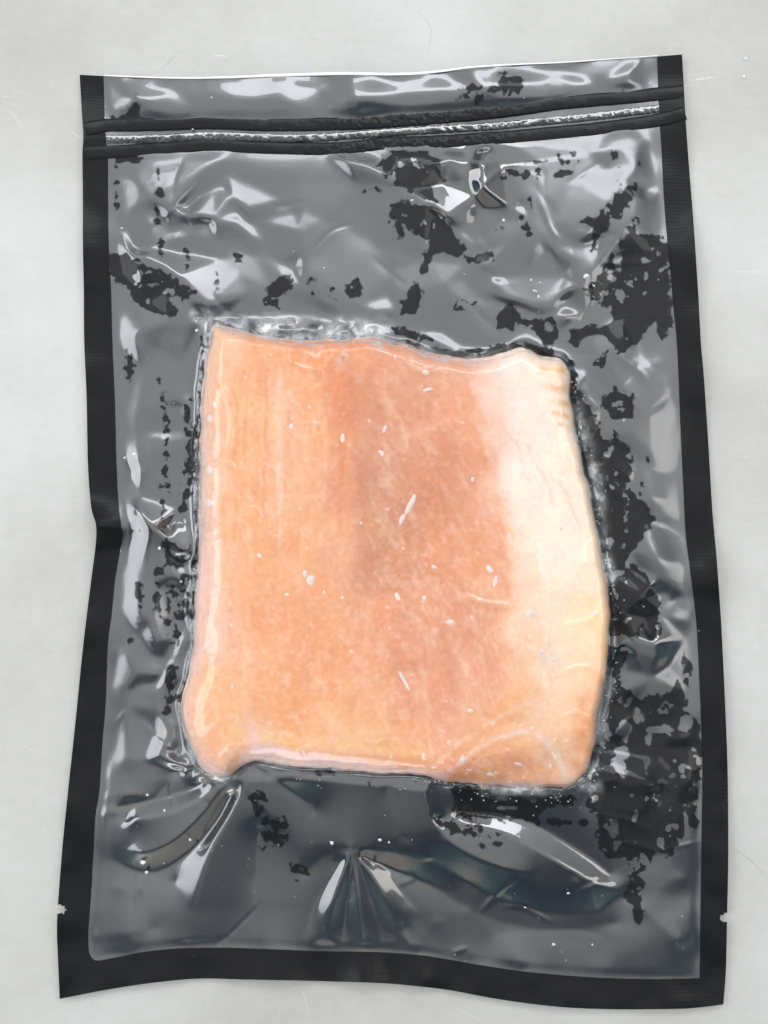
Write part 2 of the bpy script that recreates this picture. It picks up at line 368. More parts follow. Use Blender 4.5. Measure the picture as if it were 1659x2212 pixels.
# -- upper field
ridge([(262, 345), (300, 400), (345, 440), (420, 468), (500, 482), (560, 478)], 3.4, 75, 1.2, .7)
ridge([(425, 320), (450, 360), (465, 405)], 2.0, 60, 1.3, 1.6)
ridge([(465, 405), (520, 440), (565, 478)], 2.0, 55, 1.3)
ridge([(565, 478), (540, 500), (525, 540)], 1.6, 40)
ridge([(640, 460), (655, 560), (650, 660)], 2.2, 80, 1.2, .6)
ridge([(235, 520), (300, 548), (370, 580), (430, 640), (478, 688)], 4.2, 22, 1.1, .8, .06)
ridge([(238, 552), (310, 588), (370, 625), (440, 686)], 3.2, 20, 1.1, 1.2, .06)
ridge([(245, 458), (300, 452), (345, 470)], 1.5, 22); ridge([(375, 500), (440, 500), (400, 545)], 1.0, 22)
ridge([(455, 480), (400, 520), (385, 545)], 1.0, 20)
ridge([(700, 332), (780, 352), (860, 395), (945, 455), (1000, 500)], 3.6, 42, 1.2, 1.5, .12)
ridge([(820, 345), (870, 330), (930, 345), (960, 395)], 2.6, 40, 1.3)
ridge([(1042, 305), (1040, 380), (1050, 452)], 7.0, 34, 1.2, 1.1, .1)
ridge([(1010, 310), (1015, 400), (1046, 455)], 2.8, 22, 1.3)
ridge([(1070, 310), (1075, 345), (1090, 350), (1110, 318)], 3.4, 22, 1.2, 1, .15)
ridge([(955, 320), (975, 345), (1000, 325)], 3.2, 20, 1.2)
ridge([(740, 335), (765, 345), (790, 335)], 2.4, 18)
ridge([(1150, 310), (1165, 350), (1130, 430), (1060, 460)], 1.6, 60, 1.3, .6)
ridge([(1405, 320), (1360, 375), (1300, 455), (1245, 540), (1212, 600)], 2.8, 30, 1.2, 1.0, .15)
ridge([(1430, 395), (1385, 450), (1330, 510), (1275, 590), (1225, 650)], 3.2, 36, 1.2, 1.3, .12)
ridge([(1090, 470), (1150, 540), (1290, 520)], 1.6, 40, 1.4)
ridge([(1130, 440), (1160, 500), (1185, 540)], 1.6, 30, 1.3, 1.8)
ridge([(1030, 530), (1060, 600), (1100, 650), (1140, 670)], 2.0, 70, 1.2, .5)
ridge([(1100, 655), (1180, 660), (1230, 640)], 1.8, 34); ridge([(1215, 590), (1222, 650), (1210, 720)], 2.6, 34, 1.2)
ridge([(1270, 330), (1350, 320), (1420, 300)], 1.5, 30); ridge([(1400, 420), (1425, 440), (1430, 500)], 1.8, 34)
ridge([(560, 700), (610, 590), (640, 570)], 1.0, 24); ridge([(840, 640), (930, 625), (1000, 600)], 1.3, 55, 1.2)
ridge([(700, 680), (780, 660), (850, 690)], 2.0, 40); ridge([(480, 560), (520, 600), (560, 680)], 1.4, 60, 1.3)
# -- left strip
ridge([(250, 745), (300, 715), (370, 690), (450, 690)], 3.2, 34, 1.2, 1.4, .1)
ridge([(255, 885), (320, 880), (420, 850)], 1.6, 40); ridge([(255, 930), (330, 945), (425, 960)], 1.4, 38)
ridge([(256, 1000), (290, 990), (312, 1004), (300, 1022), (262, 1030)], 3.2, 20, 1.1, 1, .1)
ridge([(262, 1040), (330, 1000), (350, 930)], 1.8, 40, 1.3)
ridge([(268, 1075), (295, 1100), (345, 1150), (436, 1214)], 5.0, 24, 1.1, 1.3, .12)
ridge([(268, 1150), (320, 1170), (436, 1214)], 4.0, 28, 1.1, .8, .1)
ridge([(255, 1200), (285, 1225), (340, 1260), (425, 1225)], 2.6, 34, 1.2)
ridge([(250, 1320), (290, 1318), (330, 1345), (345, 1425)], 3.0, 30, 1.15, .8)
ridge([(240, 1400), (280, 1430), (330, 1480)], 2.2, 34, 1.2); ridge([(330, 1420), (345, 1500), (335, 1570)], 2.0, 36, 1.3)
ridge([(410, 1428), (370, 1440), (340, 1470)], 3.2, 20, 1.1, 1, .15)
ridge([(232, 1480), (290, 1485)], 1.4, 16); ridge([(335, 1590), (365, 1580), (395, 1560)], 2.6, 26, 1.2)
ridge([(330, 1590), (350, 1630), (420, 1665)], 4.0, 30, 1.1, 1.2, .15); ridge([(225, 1625), (300, 1640), (400, 1668)], 1.8, 36)
# -- below the fish: each fold with its heights in mm
CREST = [
 [(480, 1690, 4.5), (420, 1735, 4.2), (350, 1762, 3.8), (290, 1772, 3.0), (262, 1795, 1.5)], [(484, 1694, 4.5), (440, 1755, 4.2), (375, 1815, 4.0), (310, 1842, 3.2), (280, 1825, 1.8)],
 [(440, 1690, 2.0), (400, 1710, 1.2), (330, 1730, .8), (255, 1745, .4)], [(500, 1715, 2.0), (470, 1775, .7), (400, 1850, .5), (320, 1885, .3), (240, 1855, .3)],
 [(548, 1660, 6), (505, 1740, 5.2), (455, 1830, 4.2), (425, 1930, 3.0), (405, 2030, 1.0)], [(556, 1662, 6), (625, 1706, 5.4), (700, 1770, 5.0), (762, 1830, 4.6)],
 [(560, 1790, 2.9), (550, 1900, 1.1), (540, 2030, .3)],
 [(762, 1830, 4.4), (722, 1940, 3.5), (694, 2030, 1.2)], [(762, 1832, 4.4), (775, 1940, 3.3), (790, 2034, 1.2)], [(764, 1832, 4.4), (828, 1930, 3.5), (874, 2030, 1.2)],
 [(735, 1860, 3.0), (690, 1940, 1.2), (650, 2044, .2)], [(760, 1850, 4.0), (750, 1940, 1.7), (740, 2046, .3)], [(770, 1850, 4.0), (800, 1940, 1.7), (836, 2048, .3)], [(800, 1850, 3.0), (880, 1950, .9), (945, 2056, .3)],
 [(762, 1830, 4.6), (705, 1848, 3.0), (655, 1885, 1.2)], [(590, 1664, 6.5), (640, 1670, 8.5), (740, 1678, 8.5), (830, 1684, 8.5)], [(764, 1832, 4.4), (850, 1838, 3.8), (926, 1856, 3.2)], [(780, 1850, 2.6), (850, 1880, 1.2), (930, 1910, .5), (1010, 1960, .3)],
 [(838, 1700, 7.8), (834, 1745, 6.6), (872, 1812, 4.6), (926, 1854, 3.4)], [(918, 1692, 8.5), (924, 1745, 7.0), (955, 1803, 5.4), (1012, 1845, 4.8), (1090, 1875, 4.4), (1160, 1887, 3.2)],
 [(985, 1680, 6), (984, 1725, 4.2)], [(940, 1768, 4.8), (1020, 1782, 4.6), (1100, 1804, 4.4), (1200, 1858, 4.0), (1280, 1905, 3.0), (1342, 1926, 1.2)], [(926, 1858, 2.8), (1000, 1900, 1.4), (1090, 1948, .8), (1200, 1972, .6), (1290, 1966, .7), (1342, 1928, 1.1)],
 [(1160, 1887, 3.2), (1125, 1905, 3.0), (1100, 1932, 1.8)], [(1240, 1885, 3.2), (1275, 1920, 2.8), (1292, 1962, 1.0)], [(1000, 1752, 2.4), (1120, 1768, 2.0), (1250, 1840, 1.2), (1320, 1892, .5)], [(1010, 1960, .5), (1080, 1990, .3), (1200, 2010, .3), (1330, 1995, .3)],
 [(870, 2000, .9), (893, 2056, .8)], [(1080, 2010, .3), (1105, 2040, .8), (1122, 2095, .9)], [(200, 2020, .4), (280, 2014, 1.2), (340, 2004, .5)], [(215, 1725, .4), (280, 1716, 1.8), (340, 1722, 1.0)], [(212, 1764, .4), (245, 1752, 1.4), (275, 1768, .6)]]
ridge([(225, 1900), (300, 1930), (390, 1900)], .8, 44); ridge([(1345, 1930), (1400, 1975), (1500, 2060)], 1.8, 60, 1.2); ridge([(1345, 1926), (1420, 1900), (1510, 1900)], 1.4, 60, 1.2)
# -- right strip
ridge([(1232, 800), (1262, 880), (1290, 940)], 2.2, 20, 1.2); ridge([(1350, 690), (1320, 760), (1270, 800)], 2.4, 30, 1.1)
ridge([(1310, 840), (1345, 790), (1390, 770)], 1.6, 26); ridge([(1330, 960), (1390, 900), (1465, 890)], 1.8, 60, 1.2)
ridge([(1370, 1060), (1420, 1080), (1475, 1090)], 2.0, 44, 1.2); ridge([(1310, 1000), (1340, 1020), (1380, 1000)], 1.4, 26)
ridge([(1360, 1190), (1430, 1205), (1490, 1255)], 3.6, 60, 1.15, .7, .1); ridge([(1375, 1230), (1440, 1260), (1495, 1300)], 2.2, 44)
ridge([(1321, 1362), (1370, 1300), (1425, 1280)], 4.6, 26, 1.1, 1.2, .08); ridge([(1321, 1362), (1380, 1375), (1430, 1395), (1456, 1415)], 4.6, 20, 1.1, 1, .08)
ridge([(1321, 1364), (1370, 1410), (1430, 1424), (1456, 1415)], 3.6, 18, 1.1, 1, .08); ridge([(1460, 1290), (1495, 1300), (1480, 1380)], 2.4, 36, 1.2)
ridge([(1345, 1450), (1370, 1480), (1440, 1440)], 1.8, 40, 1.2); ridge([(1300, 1590), (1330, 1580), (1360, 1585)], 2.2, 18)
ridge([(1285, 1690), (1340, 1680), (1395, 1690), (1424, 1712)], 4.2, 30, 1.1, .7, .08); ridge([(1285, 1692), (1320, 1735), (1370, 1750), (1424, 1714)], 3.2, 24, 1.1, .7, .08)
ridge([(1440, 1560), (1480, 1640), (1490, 1740)], 2.4, 70, 1.2, .6); ridge([(1250, 1690), (1285, 1690), (1290, 1720)], 4.0, 20, 1.1)
# -- small random puckers everywhere
rng = np.random.RandomState(4)
for k in range(30):
    x, y = rng.uniform(240, 1500), rng.uniform(360, 2060)
    if 430 < x < 1400 and 1630 < y: continue
    L = rng.uniform(60, 190); a = rng.uniform(0, math.pi); dx, dy = L*math.cos(a)/2, L*math.sin(a)/2; b = rng.normal(0, L*.12, 2)
    ridge([(x-dx, y-dy), (x+b[0], y+b[1]), (x+dx, y+dy)], rng.uniform(.3, 1.1), rng.uniform(16, 44), rng.uniform(1.1, 1.6), rng.uniform(.5, 1.8), .35)
# short radial puckers where the film is drawn in round the fish
cx0, cy0 = FIL.mean(0)
for k in range(26):
    i = rng.randint(len(FIL)); px, py = FIL[i]; q = FIL[(i+3) % len(FIL)]-FIL[i-3]; nx, ny = -q[1], q[0]
    if py > 1630 or py < 760: continue
    if nx*(px-cx0)+ny*(py-cy0) < 0: nx, ny = -nx, -ny
    l = math.hypot(nx, ny); nx /= l; ny /= l; L = rng.uniform(18, 75); j = rng.normal(0, .35)
    ridge([(px-4*nx, py-4*ny), (px+nx*L-ny*L*j, py+ny*L+nx*L*j)], rng.uniform(.8, 2.4), rng.uniform(10, 22), 1.2, rng.uniform(.7, 1.5), .3, start=.2)
Zf = tight_film()
cz = np.zeros_like(X)
for cx_, cy_, rx_, ry_, a_ in ((800, 205, 700, 70, .28), (1030, 370, 120, 110, 1), (900, 1800, 330, 140, 1), (1150, 1880, 230, 120, 1), (380, 1760, 190, 130, .9), (600, 1750, 160, 120, .8), (285, 1012, 45, 40, .9), (340, 1150, 110, 60, .8), (1400, 1400, 70, 40, .8), (780, 1950, 160, 130, .8), (340, 590, 130, 50, .6)):
    cz = np.maximum(cz, a_*np.exp(-(((X-cx_)/rx_)**2+((Y-cy_)/ry_)**2)**2))
lowm = sstep(1610, 1690, Y+.0*X)
Zt = facets()
Z = (blur(Zf, 24)*(1-cz)+blur(Zf, 8)*cz)*lowm+(1-lowm)*(blur(Zt, 34)*(1-cz)+blur(Zt, 12)*cz)
for k in range(60):
    x, y = rng.uniform(240, 1500), rng.uniform(330, 2080); L = rng.uniform(20, 70); a = rng.uniform(0, math.pi); dx, dy = L*math.cos(a)/2, L*math.sin(a)/2; b = rng.normal(0, L*.12, 2)
    fold_on(Z, [(x-dx, y-dy), (x+b[0], y+b[1]), (x+dx, y+dy)], rng.uniform(.1, .35)*rng.choice([1, 1, -.6]), rng.uniform(8, 26), 1.3, rng.uniform(.5, 1.8), .35)
for k in range(95):      # hairline creases in the tight film
    x, y = rng.uniform(235, 1500), rng.uniform(340, 1640) if k % 4 else rng.uniform(1700, 2060)
    L = rng.uniform(40, 170); a = rng.choice([rng.normal(.6, .35), rng.normal(2.2, .35), rng.uniform(0, 3.14)]); dx, dy = L*math.cos(a)/2, L*math.sin(a)/2; b = rng.normal(0, L*.06, 2)
    fold_on(Z, [(x-dx, y-dy), (x+b[0], y+b[1]), (x+dx, y+dy)], rng.uniform(.2, .5)*rng.choice([1, -.7]), rng.uniform(3.5, 8), 1.0, rng.uniform(.6, 2.5), .3, .8)
warp = fbm(X, Y, 70, 3, 21)
base_gap = .12+np.clip(.4+.7*fbm(X, Y, 230, 2, 22), 0, 2.2)
ZIPM = sstep(24, 70, up(ZIPD))
EG = sstep(0, 110, edge)*sstep(24, 90, up(ZIPD)); EZ = sstep(-10, 70, edge)*sstep(14, 60, up(ZIPD)); EZ = EZ*(1-lowm)+lowm*sstep(-6, 24, edge)
outside_z = .25+EZ*np.clip(Z, 0, 8)+EG*base_gap
outside_z = np.clip(outside_z, .22, None)
outside_z = SH+blur(outside_z, 2)
tent = (FH_MM*rise(X, Y)+.6)*np.exp(-np.clip(-FS, 0, None)/(9+7*vnoise(X, Y, 60, 8)))
smax = lambda a, b, k: np.maximum(a, b)+np.maximum(k-np.abs(a-b), 0)**2/(4*k)
out_z = smax(outside_z, .4+tent+.45*np.clip(outside_z-SH-.5, 0, None)*np.exp(FS/30), 1.0)
# film over the fish
fish_crease = np.zeros_like(X)
fold_on(fish_crease, [(428, 1158), (470, 1140), (520, 1118), (565, 1108)], 3.4, 17, 1.1, 1.4, .12)
fold_on(fish_crease, [(440, 1190), (455, 1150), (500, 1130)], 1.0, 12); fold_on(fish_crease, [(480, 1684), (495, 1640), (520, 1610)], 5.0, 15, 1.1, 1, .2, start=.3)
fold_on(fish_crease, [(470, 1640), (478, 1670), (500, 1620)], 1.5, 14); fold_on(fish_crease, [(418, 1430), (440, 1380), (455, 1300)], 1.3, 14, 1.2)
fold_on(fish_crease, [(400, 1540), (425, 1590), (450, 1640)], 1.4, 16, 1.2); fold_on(fish_crease, [(520, 1620), (560, 1598), (640, 1612), (780, 1632), (920, 1644)], 1.1, 16, 1.3)
fold_on(fish_crease, [(918, 1686), (925, 1640), (990, 1600)], 2.0, 16, 1.2, 1, .2, start=.3); fold_on(fish_crease, [(984, 1690), (975, 1655), (940, 1650)], 2.2, 10, 1.2)
fold_on(fish_crease, [(930, 1668), (1000, 1630), (1060, 1590)], 1.4, 14, 1.2); fold_on(fish_crease, [(990, 1660), (1060, 1600), (1160, 1575)], 1.2, 16, 1.2)
fold_on(fish_crease, [(1180, 1590), (1215, 1650), (1235, 1690)], 1.5, 14, 1.2); fold_on(fish_crease, [(1270, 1560), (1285, 1500), (1308, 1430)], 1.2, 14, 1.2)
fold_on(fish_crease, [(735, 690), (745, 740), (735, 790)], 1.8, 15, 1.2); fold_on(fish_crease, [(640, 735), (670, 770), (700, 775)], 1.2, 12)
fold_on(fish_crease, [(560, 725), (600, 745), (690, 760)], 1.0, 12); fold_on(fish_crease, [(450, 705), (449, 760), (440, 830)], 1.2, 16)
for k in range(40):
    x, y = rng.uniform(430, 1300), rng.uniform(720, 1680); L = rng.uniform(20, 80); a = rng.uniform(.6, 2.4)
    fold_on(fish_crease, [(x-L*math.cos(a)/2, y-L*math.sin(a)/2), (x+rng.normal(0, 5), y), (x+L*math.cos(a)/2, y+L*math.sin(a)/2)], rng.uniform(.05, .16), rng.uniform(8, 16), 1.3, 1, .35)
lump = np.exp(-((Y-(712+.05*(X-600)))/20)**2)*sstep(440, 480, X)*sstep(860, 780, X)
out_z = out_z+lump*(1.2+1.3*fbm(X, Y, 34, 2, 33))
for pts in ([(470, 800), (500, 900), (490, 1000)], [(620, 745), (640, 790), (700, 800)], [(860, 765), (900, 800), (960, 800)], [(1230, 870), (1205, 930), (1215, 990)], [(1285, 1130), (1255, 1180), (1265, 1240)], [(1312, 1300), (1270, 1340), (1200, 1350)],
            [(1300, 1450), (1250, 1440), (1180, 1470)], [(1290, 1560), (1240, 1540), (1200, 1560)], [(900, 1630), (850, 1600), (780, 1610)], [(660, 1640), (640, 1600), (600, 1580)], [(425, 1290), (470, 1270), (520, 1275)], [(410, 1400), (450, 1420), (490, 1410)],
            [(440, 1600), (470, 1560), (520, 1550)], [(1000, 1690), (1040, 1640), (1120, 1620)], [(1060, 1695), (1090, 1660), (1150, 1650)], [(435, 1010), (480, 1000), (520, 1015)], [(985, 1270), (1040, 1300), (1130, 1310)], [(1130, 1690), (1150, 1650), (1200, 1640)]):
    fold_on(fish_crease, pts, rng.uniform(.8, 1.5), rng.uniform(5, 9), 1.1, rng.uniform(.8, 1.8), .3, 1.0)
in_z = lump*1.0*np.clip(fbm(X, Y, 24, 3, 34), 0, 1)+fillet_z(X, Y, np.clip(FS, 0, None))+.45+np.clip(fish_crease, -.3, None)+.04*fbm(X, Y, 50, 2, 15)
FILM = np.where(FS > 0, in_z, np.maximum(out_z, 0))
FILM = blur(FILM, 2)
FILM = np.where(FS > 0, np.maximum(FILM, fillet_z(X, Y, np.clip(FS, 0, None))+.25), FILM)
FILM = np.maximum(FILM, SH+.2)

# ================================================================== WET PATCHES (where juice joins the film to the black back) AND ONE DARK REFLECTION
WET = np.full(X.shape, -40.0)
def wet(pts, grow=0, holes=()):
    R = region(pts, 45)
    if R is None: return
    v = sdf(X[R], Y[R], pts)+grow
    for hx, hy, hr, hs in holes:
        v = np.minimum(v, np.hypot((X[R]-hx)/1.0, (Y[R]-hy)*hr/hs)-hr)
    WET[R] = np.maximum(WET[R], v)
def dots(lst):
    for x, y, rx, ry in lst:
        R = region([(x, y)], 60); v = np.minimum((1-np.hypot((X[R]-x)/rx, (Y[R]-y)/ry))*min(rx, ry), 5)-1
        WET[R] = np.maximum(WET[R], v)
wet([(238, 268), (244, 250), (270, 246), (286, 222), (294, 205), (299, 222), (300, 240), (318, 256), (335, 250), (332, 270)])
wet([(238, 548), (270, 556), (330, 580), (380, 603), (418, 632), (405, 648), (370, 632), (345, 640), (382, 664), (372, 682), (320, 668), (285, 645), (262, 612), (240, 590)], 2, [(330, 615, 8, 6), (300, 600, 6, 9)])
wet([(570, 662), (575, 625), (600, 596), (638, 600), (630, 625), (605, 635), (602, 667)])
wet([(893, 607), (905, 613), (917, 640), (905, 652), (902, 676), (868, 676), (864, 652), (880, 640), (884, 622)])
wet([(815, 352), (850, 326), (920, 328), (948, 350), (958, 392), (932, 408), (946, 440), (905, 425), (870, 410), (840, 395)])  # dark reflection in a fold, put in as a patch of duller film
wet([(845, 440), (870, 434), (910, 440), (960, 470), (985, 500), (1000, 530), (1012, 546), (1040, 546), (1065, 544), (1068, 556), (1055, 566), (1020, 566), (990, 560), (958, 542), (935, 552), (925, 580), (912, 592), (902, 582), (915, 555), (930, 530), (900, 502), (872, 490), (874, 510), (860, 516), (852, 500), (858, 470), (838, 480), (838, 462)])
wet([(1198, 382), (1214, 356), (1205, 335), (1225, 345), (1240, 328), (1248, 345), (1230, 355), (1237, 375), (1215, 384)])
wet([(1374, 396), (1370, 425), (1347, 455), (1337, 472), (1317, 472), (1310, 500), (1290, 520), (1277, 548), (1278, 510), (1290, 492), (1275, 490), (1248, 480), (1262, 468), (1285, 474), (1298, 455), (1310, 450), (1325, 420)])
wet([(1375, 460), (1382, 504), (1425, 508), (1442, 530), (1446, 600), (1450, 655), (1457, 705), (1430, 727), (1415, 702), (1400, 705), (1380, 740), (1350, 757), (1325, 762), (1318, 735), (1290, 722), (1255, 732), (1240, 748), (1228, 735), (1240, 712), (1270, 703), (1300, 708), (1325, 690), (1318, 665), (1280, 642), (1264, 627), (1290, 600), (1310, 570), (1330, 540), (1350, 510)], 1, [(1333, 560, 9, 22), (1322, 600, 8, 16), (1420, 550, 5, 8), (1300, 640, 5, 6), (1340, 640, 4, 5)])
wet([(1075, 690), (1092, 662), (1107, 654), (1115, 670), (1130, 690), (1165, 692), (1207, 684), (1202, 720), (1186, 750), (1207, 774), (1165, 738), (1130, 708), (1115, 695), (1100, 717), (1065, 712)], 1, [(1185, 710, 10, 12)])
wet([(845, 708), (870, 705), (910, 720), (938, 735), (900, 736), (860, 722)])
wet([(880, 738), (940, 752), (1000, 760), (1090, 742), (1180, 748), (1212, 780), (1180, 776), (1100, 762), (1040, 785), (960, 778), (900, 762)], 2)
wet([(1352, 728), (1345, 748), (1318, 765), (1298, 805), (1289, 790), (1264, 793), (1300, 772), (1322, 752)])
wet([(1300, 880), (1306, 850), (1330, 836), (1350, 845), (1368, 850), (1372, 875), (1362, 900), (1340, 905), (1320, 902)], 0, [(1330, 872, 4, 4), (1345, 885, 3, 3)])
wet([(1240, 830), (1275, 880), (1300, 938), (1325, 930), (1345, 955), (1360, 962), (1366, 1010), (1355, 1050), (1385, 1068), (1407, 1105), (1404, 1138), (1370, 1182), (1352, 1210), (1345, 1235), (1375, 1215), (1400, 1250), (1425, 1275), (1425, 1310), (1420, 1345), (1434, 1370), (1400, 1378), (1360, 1376), (1330, 1372), (1335, 1300), (1325, 1250), (1312, 1200), (1300, 1130), (1285, 1050), (1265, 980), (1250, 910)], 1, [(1335, 1235, 6, 5), (1317, 1165, 5, 12), (1352, 1100, 3, 30)])
wet([(1330, 1395), (1355, 1390), (1362, 1410), (1345, 1440), (1342, 1466), (1325, 1470), (1318, 1430)])
wet([(1475, 1405), (1488, 1425), (1500, 1440), (1492, 1470), (1485, 1500), (1476, 1470), (1480, 1440)])
wet([(1330, 1465), (1345, 1475), (1370, 1500), (1390, 1505), (1440, 1500), (1462, 1474), (1480, 1490), (1485, 1530), (1511, 1560), (1516, 1620), (1510, 1700), (1500, 1740), (1507, 1770), (1495, 1792), (1485, 1770), (1480, 1740), (1475, 1800), (1450, 1842), (1438, 1852), (1420, 1840), (1400, 1870), (1380, 1890), (1392, 1910), (1380, 1930), (1388, 1990), (1374, 1992), (1365, 1960), (1343, 1930), (1365, 1900), (1355, 1850), (1310, 1852), (1288, 1810), (1290, 1760), (1262, 1740), (1280, 1690), (1300, 1620), (1310, 1550)], 1,
    [(1350, 1578, 14, 22), (1378, 1548, 10, 16), (1422, 1575, 30, 8), (1482, 1562, 14, 20), (1340, 1640, 14, 34), (1325, 1790, 9, 18), (1330, 1828, 7, 9), (1440, 1520, 8, 6), (1400, 1600, 6, 8)])
wet([(975, 1700), (1060, 1705), (1120, 1712), (1246, 1718), (1242, 1736), (1180, 1742), (1162, 1782), (1130, 1770), (1100, 1772), (1050, 1766), (975, 1772), (985, 1740)], 0, [(1050, 1718, 12, 5), (1100, 1745, 24, 4), (1080, 1725, 14, 4), (1150, 1730, 8, 4)])
wet([(350, 1180), (360, 1160), (390, 1185), (436, 1214), (420, 1222), (390, 1222), (352, 1226), (360, 1205)], 0, [(375, 1190, 6, 8)])
wet([(358, 1448), (372, 1430), (384, 1440), (378, 1470), (368, 1490), (378, 1510), (365, 1548), (354, 1546), (352, 1520), (362, 1500), (356, 1470)], -1)
dots([(766, 625, 20, 21), (714, 630, 6, 14), (670, 612, 6, 12), (674, 632, 4, 8), (1003, 658, 19, 13), (815, 411, 17, 6), (1160, 372, 9, 12), (1108, 375, 24, 5), (1090, 378, 8, 10), (1135, 382, 12, 6),
      (1147, 434, 7, 14), (1325, 335, 14, 9), (1312, 340, 8, 4), (1125, 470, 5, 10), (1135, 490, 14, 10), (1145, 505, 9, 6), (1085, 493, 7, 6), (1165, 350, 14, 5), (1340, 375, 3, 20), (1380, 352, 6, 6),
      (253, 400, 5, 40), (262, 345, 12, 8), (292, 345, 12, 8), (343, 372, 5, 8), (346, 410, 8, 18), (340, 470, 6, 26), (345, 535, 6, 16), (405, 560, 6, 18), (515, 555, 9, 10), (470, 605, 4, 12), (250, 430, 4, 12),
      (280, 790, 9, 26), (345, 810, 7, 12), (352, 860, 5, 16), (358, 910, 6, 28), (358, 1010, 5, 50), (362, 1060, 6, 24), (352, 1090, 4, 40), (405, 900, 6, 30), (415, 950, 12, 40), (410, 1010, 14, 52), (400, 1060, 10, 22), (395, 1090, 10, 16), (430, 690, 5, 14), (437, 760, 4, 30),
      (300, 1290, 9, 26), (302, 1335, 6, 16), (338, 1300, 7, 36), (372, 1290, 12, 24), (385, 1310, 26, 30), (400, 1275, 12, 26), (365, 1345, 10, 12), (375, 1375, 16, 22), (330, 1385, 5, 10), (282, 1385, 4, 6), (345, 1235, 12, 8), (400, 1250, 14, 14),
      (560, 1725, 18, 12), (558, 1745, 14, 20), (585, 1790, 24, 24), (605, 1775, 16, 18), (595, 1815, 26, 18), (575, 1830, 14, 8), (650, 1890, 16, 15), (640, 1875, 14, 6), (1205, 1775, 18, 9), (1260, 1778, 10, 10),
      (1000, 1790, 40, 12), (1040, 1800, 34, 10), (960, 1778, 20, 10), (1075, 1822, 14, 5), (1040, 1825, 10, 4), (1500, 1775, 10, 22), (700, 1668, 18, 6), (795, 1695, 16, 5), (900, 1692, 16, 6), (1050, 190, 50, 7), (1105, 185, 28, 22), (1085, 165, 12, 20), (1005, 208, 24, 6), (1030, 215, 16, 16), (1340, 205, 12, 8),
      (1410, 1120, 4, 6), (1425, 1138, 3, 9), (1398, 990, 3, 5), (1386, 1045, 3, 5), (1345, 1545, 8, 4)])
# rim of dark, tight film right round the fish
rimw = np.where(FS <= 0, 1+7*vnoise(X, Y, 50, 41)+12*sstep(1180, 1260, X)*sstep(1500, 1300, Y)+FS, -40)
rimw = np.where((Y > 1630) & (X < 980) & (X > 440), -40, rimw)
WET = np.minimum(np.maximum(WET, np.clip(rimw, -40, 12)), 10)
fine = fbm(X, Y, 22, 3, 51, .6)
# frost held under the film
FR = np.zeros_like(X)
def frost(pts, wid, amt):
    R = region(pts, wid*2.2); d = seg_dist(X[R], Y[R], pts)[0]; FR[R] = np.maximum(FR[R], amt*np.exp(-(d/wid)**2))
frost([(460, 698), (540, 700), (620, 715), (700, 722), (770, 715), (830, 728)], 25, .95)
frost([(735, 690), (745, 740), (738, 780)], 9, .7); frost([(440, 700), (420, 680)], 10, .6)
frost([(860, 745), (960, 772), (1050, 778), (1110, 755)], 13, .6); frost([(1240, 860), (1270, 960), (1290, 1040), (1305, 1130), (1318, 1250)], 11, .55)
frost([(1310, 1480), (1300, 1560), (1290, 1640), (1265, 1680), (1200, 1704), (1050, 1704)], 12, .62); frost([(1200, 1690), (1285, 1700)], 14, .5)
frost([(436, 960), (430, 1060), (432, 1130)], 9, .4); frost([(440, 1650), (480, 1685), (505, 1665)], 13, .55)
frost([(1180, 1418), (1186, 1412)], 16, .45); frost([(1180, 1600), (1190, 1640), (1230, 1690)], 11, .35)
frost([(560, 1640), (700, 1652), (760, 1656)], 14, .30)
FRN = FR*np.clip(.6+.8*fbm(X, Y, 34, 3, 61, .5), 0, 1.3)
CONTACT = sstep(-6, 6, FS)
CRISP = np.full(X.shape, .10)
for cx_, cy_, rx_, ry_, a_ in ((800, 205, 700, 70, .28), (1030, 370, 120, 110, .95), (900, 1800, 330, 130, .95), (1150, 1880, 230, 110, .95), (380, 1760, 190, 120, .5), (600, 1750, 160, 110, .6),
                               (285, 1012, 45, 40, .9), (340, 1150, 110, 60, .7), (1400, 1400, 70, 40, .8), (1350, 1715, 90, 45, .7), (430, 685, 60, 25, .9), (340, 590, 130, 50, .5), (780, 1950, 120, 120, .4)):
    CRISP = np.maximum(CRISP, a_*np.exp(-(((X-cx_)/rx_)**2+((Y-cy_)/ry_)**2)**2))

